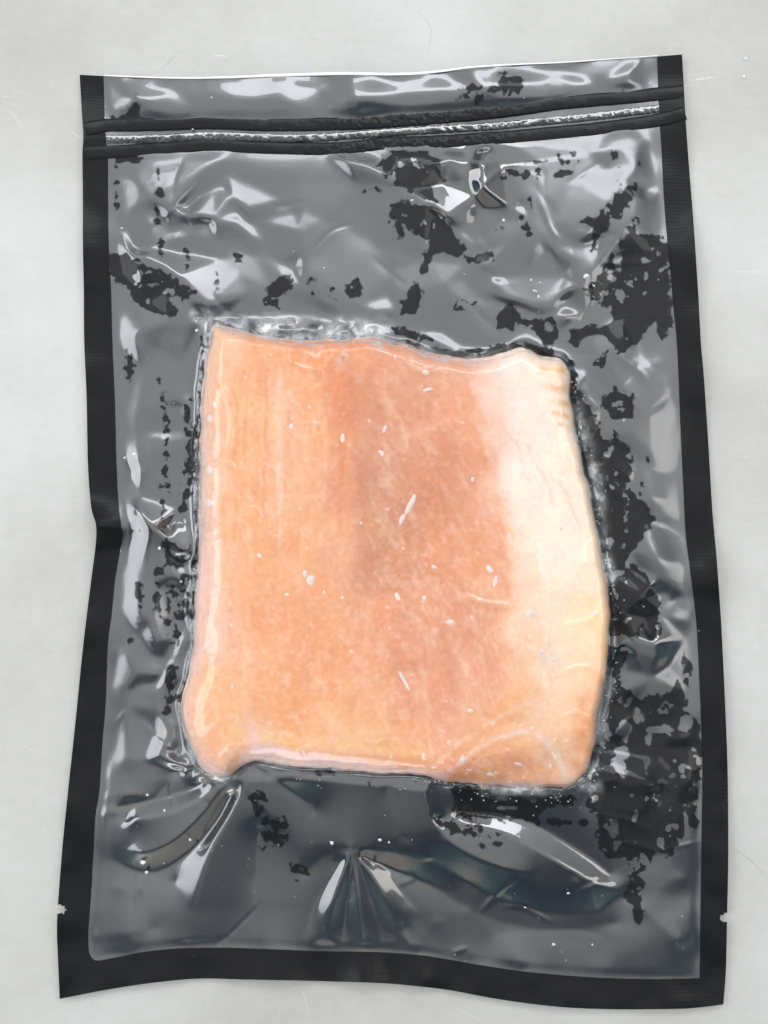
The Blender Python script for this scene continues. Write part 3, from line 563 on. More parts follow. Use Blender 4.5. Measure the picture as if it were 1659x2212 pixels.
# ================================================================== MATERIALS OF THE BAG
def film_material():
    m, n, mt, out = mat('clear_film')
    at = lambda a: n('ShaderNodeAttribute', attribute_name=a).outputs['Fac']
    t = n('ShaderNodeTexCoord').outputs['Object']
    n1 = n('ShaderNodeTexNoise', {'Vector': t, 'Scale': 400.0, 'Detail': 4.0, 'Roughness': .50}).outputs['Fac']
    n2 = n('ShaderNodeTexNoise', {'Vector': t, 'Scale': 1500.0, 'Detail': 2.0}).outputs['Fac']
    f = mt('ADD', at('wet'), mt('MULTIPLY', mt('SUBTRACT', n1, .5), 40.0))
    f = mt('ADD', f, mt('MULTIPLY', mt('SUBTRACT', n2, .5), 4.0))
    n3 = n('ShaderNodeTexNoise', {'Vector': t, 'Scale': 210.0, 'Detail': 2.0}).outputs['Fac']
    f = mt('SUBTRACT', f, n('ShaderNodeMapRange', {0: n3, 1: .595, 2: .68, 3: 0.0, 4: 16.0}).outputs[0])
    wetm = n('ShaderNodeMapRange', {0: f, 1: -2.2, 2: 2.2}, interpolation_type='SMOOTHSTEP').outputs[0]
    wetm = mt('MAXIMUM', wetm, at('contact'))
    back = n('ShaderNodeNewGeometry').outputs['Backfacing']      # a thin sheet reflects alike from both sides
    fr = n('ShaderNodeFresnel', {'IOR': n('ShaderNodeMapRange', {0: back, 3: 1.5, 4: 1/1.5}).outputs[0]}).outputs[0]
    k = n('ShaderNodeMapRange', {0: wetm, 3: 3.05, 4: 0.42}).outputs[0]
    k = mt('ADD', k, mt('MULTIPLY', at('contact'), .55))
    refl = mt('MINIMUM', mt('MULTIPLY', fr, k), .9)
    bm = n('ShaderNodeTexNoise', {'Vector': t, 'Scale': 180.0, 'Detail': 2.0}).outputs['Fac']
    b = n('ShaderNodeBump', {'Height': bm, 'Strength': .06, 'Distance': .0006}).outputs[0]
    g1 = n('ShaderNodeBsdfGlossy', {'Roughness': .035, 'Color': (1, 1, 1, 1), 'Normal': b}).outputs[0]
    g2 = n('ShaderNodeBsdfGlossy', {'Roughness': .26, 'Color': (.97, .98, 1, 1), 'Normal': b}).outputs[0]
    g = n('ShaderNodeMixShader', {0: mt('MAXIMUM', at('crisp'), mt('MULTIPLY', wetm, .45)), 1: g2, 2: g1}).outputs[0]
    tr = n('ShaderNodeBsdfTransparent', {'Color': (.97, .97, .97, 1)}).outputs[0]
    fn = n('ShaderNodeTexNoise', {'Vector': t, 'Scale': 420.0, 'Detail': 4.0, 'Roughness': .6}).outputs['Fac']
    fa = mt('MULTIPLY', at('frost'), n('ShaderNodeMapRange', {0: fn, 1: .38, 2: .62, 3: .35, 4: 1.0}).outputs[0], clamp=True)
    df = n('ShaderNodeBsdfDiffuse', {'Color': (.60, .60, .60, 1)}).outputs[0]
    body = n('ShaderNodeMixShader', {0: fa, 1: tr, 2: df}).outputs[0]
    out(n('ShaderNodeMixShader', {0: refl, 1: body, 2: g}).outputs[0]); return m
def black_plastic(name, hatch, rough=.32, spec=.14):
    m, n, mt, out = mat(name)
    t = n('ShaderNodeTexCoord').outputs['Object']
    p = n('ShaderNodeBsdfPrincipled', {'Base Color': (.006, .006, .0065, 1), 'Roughness': rough, 'Specular IOR Level': spec})
    z = n('ShaderNodeTexNoise', {'Vector': t, 'Scale': 240.0, 'Detail': 3.0}).outputs['Fac']
    h = z
    if hatch:
        wv = n('ShaderNodeTexWave', {'Vector': t, 'Scale': 260.0, 'Distortion': 1.0}, bands_direction='Y').outputs['Fac']
        h = mt('ADD', mt('MULTIPLY', z, .5), mt('MULTIPLY', wv, .09))
    b = n('ShaderNodeBump', {'Height': h, 'Strength': .22, 'Distance': .0006})
    m.node_tree.links.new(b.outputs[0], p.inputs['Normal'])
    out(p.outputs[0]); return m
M_FILM = film_material(); M_SEAL = black_plastic('black_seal_plastic', True); M_BACK = black_plastic('black_backing', False, .5, .08)
M_RIB = black_plastic('black_zip_plastic', False, .28, .16)
M_LIP = simple('clear_lip', (.78, .79, .80), .25)

bag = empty('vacuum_bag', tuple(world(845, 1130, 0)))
bag['label'] = 'black backed clear vacuum bag with zip top lying on the steel table'; bag['category'] = 'bag'
film = mesh_quads('front_film', world(X, Y, FILM*MM), grid_faces(NR, NC), M_FILM, bag,
                  {'wet': WET, 'contact': CONTACT, 'frost': FRN, 'crisp': np.maximum(CRISP, .55*CONTACT)})  # wet also holds the one dark reflection in a fold
film['label'] = 'clear wrinkled front film with dark wet patches'

# ---- sealed black bands (tear notches cut right through)
NL = [(100, 1953), (126, 1953), (140, 1958), (143, 1966), (138, 1974), (100, 1976)]
NRt = [(1600, 1971), (1566, 1972), (1555, 1978), (1553, 1986), (1562, 1992), (1600, 1992)]
def seal(xl, xr, yt, yb, nr, nc, label, cut=None):
    x, y = patch(xl, xr, yt, yb, nr, nc); z = sheet(x, y)+.22
    keep = None
    if cut is not None:
        cxm = (x[:-1, :-1]+x[1:, 1:])/2; cym = (y[:-1, :-1]+y[1:, 1:])/2; keep = ~inside(cxm, cym, cut)
    o = mesh_quads('seal_band', world(x, y, z*MM), grid_faces(nr, nc, keep), M_SEAL, bag); o['label'] = label
seal(LO, LI, TO, BI, 1100, 34, 'left black sealed edge of the bag with a tear notch', NL)
seal(RI, RO, TO, BI, 1100, 34, 'right black sealed edge of the bag with a tear notch', NRt)
seal(LO, RO, BI, BO, 34, 620, 'bottom black sealed edge of the bag')
# small rounded inner corners of the window
for (cx, cy, sx, r) in ((LI(2060), BI(196), 1, 22),):
    a = np.linspace(0, math.pi/2, 10)
    pts = [(cx-1, cy+1)]+[(cx+r-r*math.sin(q), cy-r+r*math.cos(q)-4*(1-math.sin(q))*0) for q in a]
    P = np.array(pts); z = np.interp(0, [0], [0])+sheet(P[:, 0], P[:, 1])+.42
    V = world(P[:, 0], P[:, 1], z*MM); F = [(0, i, i+1) for i in range(1, len(P)-1)]
    mesh_quads('seal_corner', V, F, M_SEAL, bag)

# ---- black back
x, y = patch(LO, RO, TO, BO, 520, 380); z = sheet(x, y)-.12
cm = ~(inside((x[:-1, :-1]+x[1:, 1:])/2, (y[:-1, :-1]+y[1:, 1:])/2, NL) | inside((x[:-1, :-1]+x[1:, 1:])/2, (y[:-1, :-1]+y[1:, 1:])/2, NRt))
mesh_quads('back_sheet', world(x, y, z*MM), grid_faces(520, 380, cm), M_BACK, bag)

# ---- zip: two ribs and a toothed track between them
def film_at(px, py):      # film height in mm near a spot
    tt = np.clip((py-TO(px))/(BI(px)-TO(px)), 0, 1); ss = np.clip((px-LI(py))/(RI(py)-LI(py)), 0, 1)
    return FILM[np.rint(tt*(NR-1)).astype(int), np.rint(ss*(NC-1)).astype(int)]
def sweep(name, pts, width, prof, mat_, lift, n=700, across=14, parent=bag, jitter=0, wfun=None, label=None):
    C = cr_spline(pts, n); T = np.gradient(C, axis=0); T /= np.hypot(*T.T)[:, None]; N = np.stack([-T[:, 1], T[:, 0]], -1)
    s = np.linspace(0, 1, n)[:, None]; q = np.linspace(-1, 1, across)[None]
    wd = width*np.ones((n, 1)) if wfun is None else width*wfun(s)
    px = C[:, 0:1]+N[:, 0:1]*q*wd/2; py = C[:, 1:2]+N[:, 1:2]*q*wd/2
    basez = np.where((C[:, 0] > LI(C[:, 1])) & (C[:, 0] < RI(C[:, 1])), film_at(C[:, 0], C[:, 1]), sheet(C[:, 0], C[:, 1])+.3); k = np.ones(25)/25; basez = np.convolve(np.pad(basez, 12, mode='edge'), k, 'valid')[:, None]
    z = basez+lift+prof(q, s, px, py)
    o = mesh_quads(name, world(px, py, z*MM), grid_faces(n, across), mat_, parent)
    if label: o['label'] = label
    return o
bell = lambda q: np.sqrt(np.clip(1-q*q, 0, 1))
U = [(184, 279), (229, 272), (333, 268), (457, 264), (556, 268), (655, 269), (774, 265), (870, 259), (932, 254), (1071, 240), (1220, 221), (1330, 211), (1420, 204), (1477, 198)]
Tm = [(229, 301), (333, 300), (457, 293), (606, 298), (700, 296), (774, 291), (823, 287), (987, 277), (1071, 272), (1140, 265), (1270, 253), (1424, 234)]
Lw = [(182, 330), (229, 328), (333, 323), (457, 313), (556, 319), (705, 322), (774, 317), (823, 311), (920, 308), (1021, 302), (1145, 292), (1319, 275), (1433, 257), (1480, 244)]
crink = lambda px, py, s: .05*fbm(px, py, 26, 2, 72)+.14*fbm(px, py, 7, 2, 71)*np.exp(-((px-900)/230)**2)
sweep('zip_rib', U, 31, lambda q, s, px, py: .55*bell(q)**.7-.12+crink(px, py, s), M_RIB, 0, label='upper black rib of the zip closure')
sweep('zip_rib', Lw, 30, lambda q, s, px, py: .55*bell(q)**.7-.12+crink(px, py, s), M_RIB, 0, label='lower black rib of the zip closure')
def teeth(q, s, px, py):
    amp = .10+.42*np.exp(-((px-930)/260)**2)+.12*sstep(1280, 1400, px)+.09*vnoise(px, py*0, 40, 81)
    ph = px/11.5+1.2*vnoise(px, py*0, 33, 82)+q*.9*vnoise(px, py*0, 60, 83)
    return -.25+.35*bell(q)+amp*np.abs((ph % 2)-1)*bell(q)+.10*fbm(px, py, 6, 2, 84)
def track_material():
    m, n, mt, out = mat('zip_track')
    t = n('ShaderNodeTexCoord').outputs['Object']
    n1 = n('ShaderNodeTexNoise', {'Vector': t, 'Scale': 130.0, 'Detail': 3.0}).outputs['Fac']
    k = n('ShaderNodeMapRange', {0: n1, 1: .36, 2: .46, 3: .5, 4: 1.7}).outputs[0]
    fr = mt('MINIMUM', mt('MULTIPLY', n('ShaderNodeFresnel', {'IOR': 1.5}).outputs[0], k), .8)
    d = n('ShaderNodeBsdfDiffuse', {'Color': (.03, .03, .03, 1)}).outputs[0]
    g = n('ShaderNodeBsdfGlossy', {'Roughness': .10}).outputs[0]
    out(n('ShaderNodeMixShader', {0: fr, 1: d, 2: g}).outputs[0]); return m
sweep('zip_track', Tm, 16, teeth, track_material(), .42, n=1400, across=10, label='ribbed silvery zip track between the two black ribs')
# ---- pale cut lip of the front sheet along the opening
xs = np.linspace(300, 1424, 300)
sweep('lip', [(a, TO(a)-1.5) for a in np.linspace(226, 1421, 24)], 5, lambda q, s, px, py: .25*bell(q), M_LIP, .1, n=400, across=6, wfun=lambda s: .35+.9*np.exp(-((s-.42)/.32)**2), label='pale cut lip of the bag opening')

# ================================================================== SALMON FILLET
PAL = [  # picture spot and the colour the flesh has there
 (470,720,246,204,170),(470,760,246,200,162),(560,760,244,177,126),(650,760,242,168,116),(740,760,235,150,101),(800,760,232,159,116),(880,760,230,168,133),(960,785,232,172,138),(1040,785,240,200,180),(1100,770,245,217,204),
 (1160,790,245,217,199),(1210,800,244,210,175),(450,900,239,194,172),(500,900,246,189,138),(560,900,244,182,129),(605,900,244,195,156),(660,900,242,177,124),(740,890,230,151,103),(800,900,218,152,116),(870,900,225,160,123),
 (950,900,225,153,114),(1010,900,230,158,116),(1060,900,240,196,174),(1120,900,245,216,203),(1180,900,246,218,203),(1235,920,244,216,193),(440,1050,240,204,191),(500,1050,246,184,131),(560,1050,244,180,128),(605,1050,244,192,154),
 (660,1050,242,180,133),(730,1050,232,163,124),(800,1050,208,144,109),(870,1050,210,148,114),(950,1050,216,144,103),(1020,1050,230,162,123),(1060,1050,238,186,156),(1120,1050,245,218,203),(1190,1050,246,219,199),(1255,1050,245,216,190),
 (440,1200,244,213,201),(500,1200,246,191,150),(560,1200,243,179,127),(650,1200,242,180,133),(730,1200,234,172,133),(800,1200,210,146,113),(880,1200,215,145,105),(950,1200,228,155,110),(1020,1200,232,163,120),(1070,1200,235,170,131),
 (1130,1200,242,204,179),(1200,1200,246,220,199),(1265,1200,245,218,193),(1300,1200,244,208,175),(430,1350,244,210,197),(470,1350,245,204,187),(510,1350,246,184,138),(600,1350,242,173,123),(700,1350,240,172,124),(800,1350,235,168,127),
 (900,1350,230,163,127),(980,1350,230,159,124),(1060,1350,232,168,129),(1130,1350,243,198,167),(1200,1350,245,207,181),(1265,1350,246,211,173),(1310,1350,245,202,152),(410,1500,244,197,169),(470,1500,246,189,138),(600,1500,242,173,121),
 (700,1500,242,176,126),(800,1500,238,172,129),(900,1500,232,163,127),(980,1500,230,163,133),(1050,1500,235,172,138),(1120,1500,242,187,143),(1200,1500,245,205,175),(1255,1500,244,202,161),(1300,1500,242,182,135),(420,1600,244,200,168),
 (480,1600,246,194,144),(600,1590,246,193,136),(700,1595,246,193,131),(800,1600,244,189,128),(900,1610,240,176,123),(960,1600,235,172,133),(1040,1610,240,184,133),(1120,1610,245,194,149),(1200,1600,245,202,165),(1265,1600,239,177,130),
 (450,1660,244,207,191),(560,1640,240,207,198),(700,1650,239,187,167),(800,1658,237,184,161),(900,1664,239,177,136),(1000,1670,232,163,125),(1100,1675,227,166,130),(1180,1670,237,182,141),(1240,1680,243,202,173)]
PAL = np.array(PAL, float)
def lin(c): c = np.asarray(c, float)/255; return np.where(c <= .04045, c/12.92, ((c+.055)/1.055)**2.4)
n_out = len(FIL); n_ring = 250
cen = np.array([850., 1210.])
r = np.linspace(1, 0.0002, n_ring)[:, None]
px = cen[0]+(FIL[None, :, 0]-cen[0])*r; py = cen[1]+(FIL[None, :, 1]-cen[1])*r
sd_ = np.clip(sdf(px, py, FIL[::4]), 0, None); sd_[0] = 0
fz = fillet_z(px, py, sd_)
# colours
wx = px+(9+14*sstep(960, 1050, px))*fbm(px, py, 50, 3, 91); wy = py+22*fbm(px, py, 60, 3, 92)
num = np.zeros(px.shape+(3,)); den = np.zeros(px.shape)
PL = lin(PAL[:, 2:])
for (a, b), c in zip(PAL[:, :2], PL):
    g = np.exp(-(((wx-a)/32)**2+((wy-b)/62)**2))+1e-7; num += g[..., None]*c; den += g
col = num/den[..., None]
col = np.clip(col*(1+.12*sstep(1040, 1120, px)*sstep(1330, 1290, px))[..., None], 0, .95)  # right side brightened in colour where less window light reaches
def tint(mask, rgb):
    global col
    col = col*(1-mask[..., None])+lin(rgb)*mask[..., None]
orange, cream, white, brown = (232, 138, 78), (246, 222, 190), (247, 226, 218), (200, 130, 95)
bnd = px-.16*(py-900)+26*fbm(px, py, 55, 3, 99, .6)
flesh = 1-sstep(985, 1100, bnd)
tint(.16*np.clip(fbm(px, py, 80, 4, 101, .5), 0, 1)*flesh, orange)
tint(.30*np.clip(fbm(px, py, 95, 4, 102, .5), 0, 1)*flesh, (246, 200, 150))
# muscle fibres leaning down to the right in the middle, upright on the left
u = (px*.87-py*.5); v = (px*.5+py*.87)
fib = fbm(u/13, v/70, 1.0, 3, 103)
tint(.08*np.clip(fib, 0, 1)*sstep(740, 860, px), (247, 205, 170)); tint(.12*np.clip(-fib, 0, 1)*sstep(740, 860, px)*flesh, (206, 122, 76))
fib2 = fbm(px/16, py/80, 1.0, 3, 104)
tint(.12*np.clip(fib2, 0, 1)*sstep(800, 700, px), (248, 206, 160)); tint(.12*np.clip(-fib2, 0, 1)*sstep(800, 700, px), (236, 150, 88))
def line(pts, wid, amt, rgb, seed):
    d = seg_dist(px+5*fbm(px, py, 30, 2, seed), py, pts)[0]
    tint(amt*np.exp(-(d/wid)**2)*np.clip(.65+.6*fbm(px, py, 24, 2, seed+1), 0, 1), rgb)
line([(545, 733), (640, 748), (740, 752), (800, 748)], 13, .45, (238, 146, 84), 108)
line([(1010, 830), (1035, 900), (1040, 980)], 14, .5, (226, 138, 84), 109)
line([(480, 1592), (600, 1592), (750, 1612), (900, 1622)], 18, .5, (248, 206, 138), 110)
line([(738, 770), (742, 860), (738, 960), (745, 1040)], 8, .5, (230, 140, 84), 111)
line([(760, 800), (755, 900), (770, 1000), (800, 1200)], 16, .35, (205, 130, 92), 112)
line([(598, 820), (597, 940), (602, 1060)], 8, .65, (246, 206, 172), 113); line([(640, 900), (638, 980), (645, 1040)], 6, .4, (246, 206, 176), 114)
line([(690, 860), (700, 960), (690, 1080)], 9, .4, (245, 196, 160), 115); line([(490, 800), (482, 950), (478, 1080)], 9, .5, (247, 208, 178), 116)
for k in range(5): line([(490+8*k, 1000-18*k), (525, 975-18*k), (560, 940-14*k)], 4, .45, (236, 150, 86), 120+k)
for (a, b) in [((540, 1060), 22), ((640, 1180), 28), ((720, 1420), 34), ((560, 1340), 26), ((830, 1330), 26), ((1010, 1230), 22), ((960, 1480), 24), ((640, 1540), 30)]:
    d = np.hypot(px-a[0], (py-a[1])*.8)+8*fbm(px, py, 25, 3, int(a[0])); tint(.5*np.exp(-(d/b)**2), (236, 152, 92))
for p in [[(820, 820), (850, 900), (880, 940)], [(900, 930), (1000, 900)], [(960, 1190), (1020, 1260), (1070, 1290)], [(900, 1290), (960, 1340), (1000, 1420), (1010, 1500)], [(1000, 1290), (1080, 1300), (1150, 1310)]]:
    line(p, 12, .35, (247, 205, 172), int(p[0][0]))
line([(1000, 860), (1030, 940), (1050, 1050), (1080, 1180), (1100, 1280)], 15, .45, (230, 150, 100), 131)
line([(1040, 1560), (1090, 1520), (1130, 1500)], 20, .5, (240, 172, 105), 132); line([(1262, 1510), (1255, 1590), (1245, 1650)], 16, .6, (226, 150, 92), 133)
line([(1000, 1660), (1090, 1640), (1170, 1668)], 22, .45, (205, 132, 96), 134); line([(985, 1650), (1060, 1600), (1150, 1575), (1200, 1620), (1235, 1680)], 6, .7, white, 135)
for k, yy in enumerate((800, 838, 868, 893, 918)):      # orange bars on the belly flap corner
    line([(1172+9*k, yy-2), (1200+5*k, yy+2), (1226+2*k, yy+(8 if k > 1 else 0))], 9-1.1*k, .85, (228, 172, 96), 140+k)
line([(1290, 1080), (1300, 1180), (1312, 1280), (1316, 1380)], 9, .35, (236, 190, 120), 150)
fat = sstep(985, 1100, bnd)*sstep(1480, 1250, py)*(1-sstep(1220, 1300, px+.1*(py-1200)))
tint(.35*np.clip(fbm(px, py, 50, 4, 151, .6), 0, 1)*fat, (244, 205, 190)); tint(.4*np.clip(fbm(px, py, 70, 3, 152, .6), 0, 1)*fat, (248, 228, 214))
grain = fbm(px, py, 11, 3, 165, .6); tint(.14*np.clip(grain, 0, 1), (250, 222, 196)); tint(.09*np.clip(-grain, 0, 1)*flesh, (222, 130, 74))
obl = fbm((px*.94-py*.34)/5, (px*.34+py*.94)/46, 1.0, 2, 166)*sstep(-.1, .5, fbm(px, py, 110, 2, 167)); tint(.16*np.clip(obl, 0, 1)*sstep(760, 840, px), (249, 214, 184)); tint(.08*np.clip(-obl, 0, 1)*sstep(760, 840, px)*flesh, (208, 124, 78))
ver = fbm((px+.05*py)/8, py/90, 1.0, 2, 168)*sstep(-.1, .5, fbm(px, py, 120, 2, 169)); tint(.22*np.clip(ver, 0, 1)*sstep(800, 720, px), (250, 214, 174)); tint(.14*np.clip(-ver, 0, 1)*sstep(800, 720, px), (234, 148, 84))
# long ridges down the left half, seams and flakes
for k, (x0, x1, y0, y1, wd, am, c) in enumerate([(476, 452, 790, 1420, 5, .5, (249, 214, 190)), (508, 496, 800, 1380, 4, .45, (234, 148, 92)), (540, 524, 860, 1500, 5, .35, (249, 208, 170)), (574, 566, 790, 1120, 4, .45, (234, 146, 88)), (598, 602, 800, 1180, 5, .55, (250, 216, 190)),
        (622, 618, 820, 1080, 4, .4, (234, 148, 90)), (652, 650, 840, 1300, 5, .35, (249, 206, 172)), (700, 690, 800, 1200, 5, .4, (249, 204, 172)), (722, 735, 790, 1160, 5, .5, (230, 140, 86)), (756, 800, 800, 1250, 7, .35, (206, 134, 104)),
        (690, 640, 1250, 1600, 6, .3, (234, 150, 94)), (800, 760, 1260, 1600, 6, .3, (249, 204, 172)), (860, 890, 1300, 1620, 6, .3, (232, 146, 96)), (940, 985, 1280, 1520, 7, .4, (218, 146, 116)), (910, 930, 1400, 1640, 5, .3, (249, 206, 176))]):
    line([(x0, y0), (x0*.6+x1*.4+5, (y0+y1)/2), (x1, y1)], wd, am, c, 400+3*k)
for k in range(16):      # slanting flake lines in the middle and on the pale belly
    xx = 800+28*k; yy = 830+18*(k % 5)+8*k
    line([(xx, yy), (xx+40, yy+60), (xx+60, yy+130)], 4, .26, (250, 214, 190) if k % 2 else (220, 140, 100), 460+2*k)
line([(925, 1660), (1000, 1600), (1090, 1545), (1180, 1500)], 6, .5, (250, 218, 196), 500); line([(960, 1650), (1040, 1590), (1130, 1530)], 9, .45, (236, 158, 98), 502)
fr1 = fbm(px, py, 16, 4, 511, .65); tint(.20*sstep(.2, .55, fr1)*sstep(-.1, .5, fbm(px, py, 130, 2, 512)), (250, 220, 204))
# frosty smears
smear = np.clip(fbm(u/22, v/44, 1.0, 4, 161, .55)-.3, 0, 1)*.35
tint(np.clip(smear, 0, .45), (248, 222, 205))
tint(.5*sstep(30, 0, sd_)*sstep(560, 420, px), white); cutf = py-np.interp(px, [500, 530, 565, 700, 830, 960], [1665, 1622, 1600, 1632, 1650, 1668])+5*fbm(px, py, 30, 2, 163)  # pale left edge is window glare put into the flesh colour
tint(.85*sstep(-4, 8, cutf)*sstep(505, 540, px)*sstep(985, 950, px), (240, 208, 204))
tint(.55*sstep(14, 0, sd_)*np.clip(.6+fbm(px, py, 18, 2, 162), 0, 1), white)
mott = 1+.06*fbm(px, py, 8, 3, 171, .7)
SALMON_GAIN = 1.0
pale = sstep(985, 1110, bnd)*sstep(1560, 1350, py)
col = np.clip(col*mott[..., None]*(np.array([.775, .69, .655])+pale[..., None]*np.array([.06, .125, .155])), .01, .95)
def salmon_material():
    m, n, mt, out = mat('salmon_flesh')
    c = n('ShaderNodeAttribute', attribute_name='flesh').outputs['Color']
    t = n('ShaderNodeTexCoord').outputs['Object']
    z = n('ShaderNodeTexNoise', {'Vector': t, 'Scale': 900.0, 'Detail': 4.0, 'Roughness': .65}).outputs['Fac']
    sp = n('ShaderNodeMapRange', {0: n('ShaderNodeTexNoise', {'Vector': t, 'Scale': 520.0, 'Detail': 3.0}).outputs['Fac'], 1: .66, 2: .78, 3: 0.0, 4: .4}).outputs[0]
    c2 = n('ShaderNodeMix', {0: sp, 6: c, 7: (.92, .80, .70, 1)}, data_type='RGBA').outputs[2]
    hv = n('ShaderNodeHueSaturation', {'Value': n('ShaderNodeMapRange', {0: z, 1: .3, 2: .7, 3: .96, 4: 1.04}).outputs[0], 'Color': c2}).outputs[0]
    b = n('ShaderNodeBump', {'Height': z, 'Strength': .2, 'Distance': .0001}).outputs[0]
    p = n('ShaderNodeBsdfPrincipled', {'Base Color': hv, 'Roughness': .45, 'Specular IOR Level': .25, 'Subsurface Weight': .0, 'Subsurface Scale': .004, 'Normal': b})
    p.inputs['Subsurface Radius'].default_value = (1.0, .45, .25)
    out(p.outputs[0]); return m
fish = empty('salmon_fillet', tuple(world(850, 1210, .6*MM)))
fish['label'] = 'pale orange frozen salmon fillet sealed inside the vacuum bag'; fish['category'] = 'fish fillet'
V = world(px, py, fz*MM).reshape(-1, 3)
low = world(FIL[:, 0], FIL[:, 1], np.full(n_out, 4.2*MM)); lo2 = low.copy(); c3 = low.mean(0); lo2 = c3+(low-c3)*.97; lo2[:, 2] = .55*MM
i, j = np.meshgrid(np.arange(n_ring-1), np.arange(n_out), indexing='ij'); j2 = (j+1) % n_out
F = np.stack([i*n_out+j, i*n_out+j2, (i+1)*n_out+j2, (i+1)*n_out+j], -1).reshape(-1, 4)[:, ::-1]
base = len(V); j = np.arange(n_out); j2 = (j+1) % n_out
F = np.vstack([F, np.stack([j, base+j, base+j2, j2], -1)[:, ::-1]])
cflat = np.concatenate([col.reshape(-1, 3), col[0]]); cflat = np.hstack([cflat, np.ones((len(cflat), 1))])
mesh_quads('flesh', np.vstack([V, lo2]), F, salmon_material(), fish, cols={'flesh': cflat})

# ---- frost flakes and bubbles lying on the flesh under the film
M_FLAKE = simple('frost_white', (.66, .54, .49), .5, .4)
def flake(name, x, y, rx, ry, rot, m, parent, zf, th, seed, n=16):
    rg = np.random.RandomState(seed); a = np.linspace(0, 2*math.pi, n, endpoint=False)
    rr = 1+.35*np.interp(a, np.linspace(0, 2*math.pi, 8), rg.uniform(-1, 1, 8))+rg.uniform(-.12, .12, n)
    c, s = math.cos(rad(rot)), math.sin(rad(rot))
    P = []
    for k in (1.0, .55, 0.02):
        ux = np.cos(a)*rr*rx*k; uy = np.sin(a)*rr*ry*k
        P.append(np.stack([x+ux*c-uy*s, y+ux*s+uy*c], -1))
    P = np.vstack(P); zz = zf(P[:, 0], P[:, 1])+np.repeat([0, th*.8, th], n)
    F = []
    for k in (0, 1):
        for q in range(n): F.append((k*n+q, k*n+(q+1) % n, (k+1)*n+(q+1) % n, (k+1)*n+q))
    return mesh_quads(name, world(P[:, 0], P[:, 1], zz*MM), np.array(F)[:, ::-1], m, parent)
def fish_top(x, y): return fillet_z(x, y, np.clip(sdf(np.asarray(x), np.asarray(y), FIL[::4]), 0, None))+.02
FLK = [(885, 1092, 7, 26, 25), (868, 1122, 5, 12, 20), (740, 946, 5, 11, 0), (824, 978, 5, 9, -40), (831, 926, 4, 8, 15), (670, 1253, 10, 11, 20), (659, 1240, 5, 7, 0), (859, 1288, 5, 12, -30), (916, 1291, 5, 7, 10), (452, 1015, 7, 9, 0), (452, 1085, 9, 8, 0), (452, 904, 7, 9, 0), (464, 874, 6, 7, 0), (630, 921, 5, 6, 0), (925, 842, 10, 4, -15), (920, 805, 7, 7, 0), (1086, 955, 4, 5, 0), (1021, 1035, 4, 5, 0), (1212, 1142, 5, 6, 20), (1056, 1229, 9, 7, 20), (1071, 1255, 5, 13, 15), (937, 1225, 6, 4, 20), (853, 772, 2.5, 8, 10), (1145, 1326, 9, 9, 0), (1287, 1326, 8, 7, 0), (972, 1344, 8, 5, 0), (873, 1470, 4, 26, -25), (1016, 1535, 7, 5, 0), (1150, 1574, 3, 5, 0), (740, 1292, 4, 5, 0), (620, 1285, 5, 4, 0), (1195, 1425, 7, 5, 30), (1170, 1408, 6, 6, 0), (500, 1350, 4, 5, 0), (502, 1484, 3, 5, 0), (700, 1280, 3, 4, 0), (560, 1200, 6, 4, 30), (1100, 1160, 4, 9, 10), (780, 1130, 3, 4, 0), (1000, 1640, 6, 10, 40), (1120, 1650, 12, 4, 10), (1060, 1672, 8, 4, 0), (1190, 1655, 5, 8, 0), (915, 1635, 4, 7, 0)]
for k, (x_, y_, a_, b_, r_) in enumerate(FLK): flake('frost_flake', x_, y_, a_*.9, b_*.9, r_, M_FLAKE, fish, fish_top, .18, 300+k)
rg = np.random.RandomState(9)

# ---- little ice crystals stuck to the film
def ice_material():
    m, n, mt, out = mat('ice'); 
    p = n('ShaderNodeBsdfPrincipled', {'Base Color': (.55, .57, .59, 1), 'Roughness': .12, 'Specular IOR Level': .8})
    out(p.outputs[0]); return m
M_ICE = ice_material(); M_FSP = simple('frost_grey', (.42, .43, .44), .3)
ICE = [(1250, 573, 9, 7), (1131, 583, 3, 5), (1150, 588, 3, 5), (1140, 606, 3, 7), (1148, 617, 4, 5), (1073, 454, 4, 8), (1267, 594, 5, 3), (1331, 884, 4, 3), (293, 1837, 7, 6), (301, 1859, 5, 5), (303, 1692, 4, 4), (340, 1725, 4, 4), (395, 1788, 5, 4), (415, 1805, 4, 4), (702, 1794, 6, 6), (804, 1788, 5, 4), (824, 1793, 3, 3), (1179, 2013, 5, 6), (1263, 2014, 3, 3), (1211, 1903, 4, 3), (1118, 1934, 4, 3), (249, 470, 3, 3), (402, 257, 3, 3), (442, 189, 3, 3), (875, 410, 4, 4), (685, 556, 2.5, 2.5), (1336, 1233, 5, 4), (430, 685, 12, 4), (455, 680, 6, 8), (410, 690, 5, 4), (1490, 715, 3, 3), (255, 965, 3, 4), (275, 957, 3, 4), (330, 1160, 4, 5), (375, 1232, 4, 3), (1405, 1350, 3, 3)]
for k, (x_, y_, a_, b_) in enumerate(ICE):
    flake('ice_crystal', x_, y_, a_*.8, b_*.8, 37*k, M_ICE, film, lambda x, y: film_at(np.asarray(x), np.asarray(y))+.02, .5, 500+k, 7)

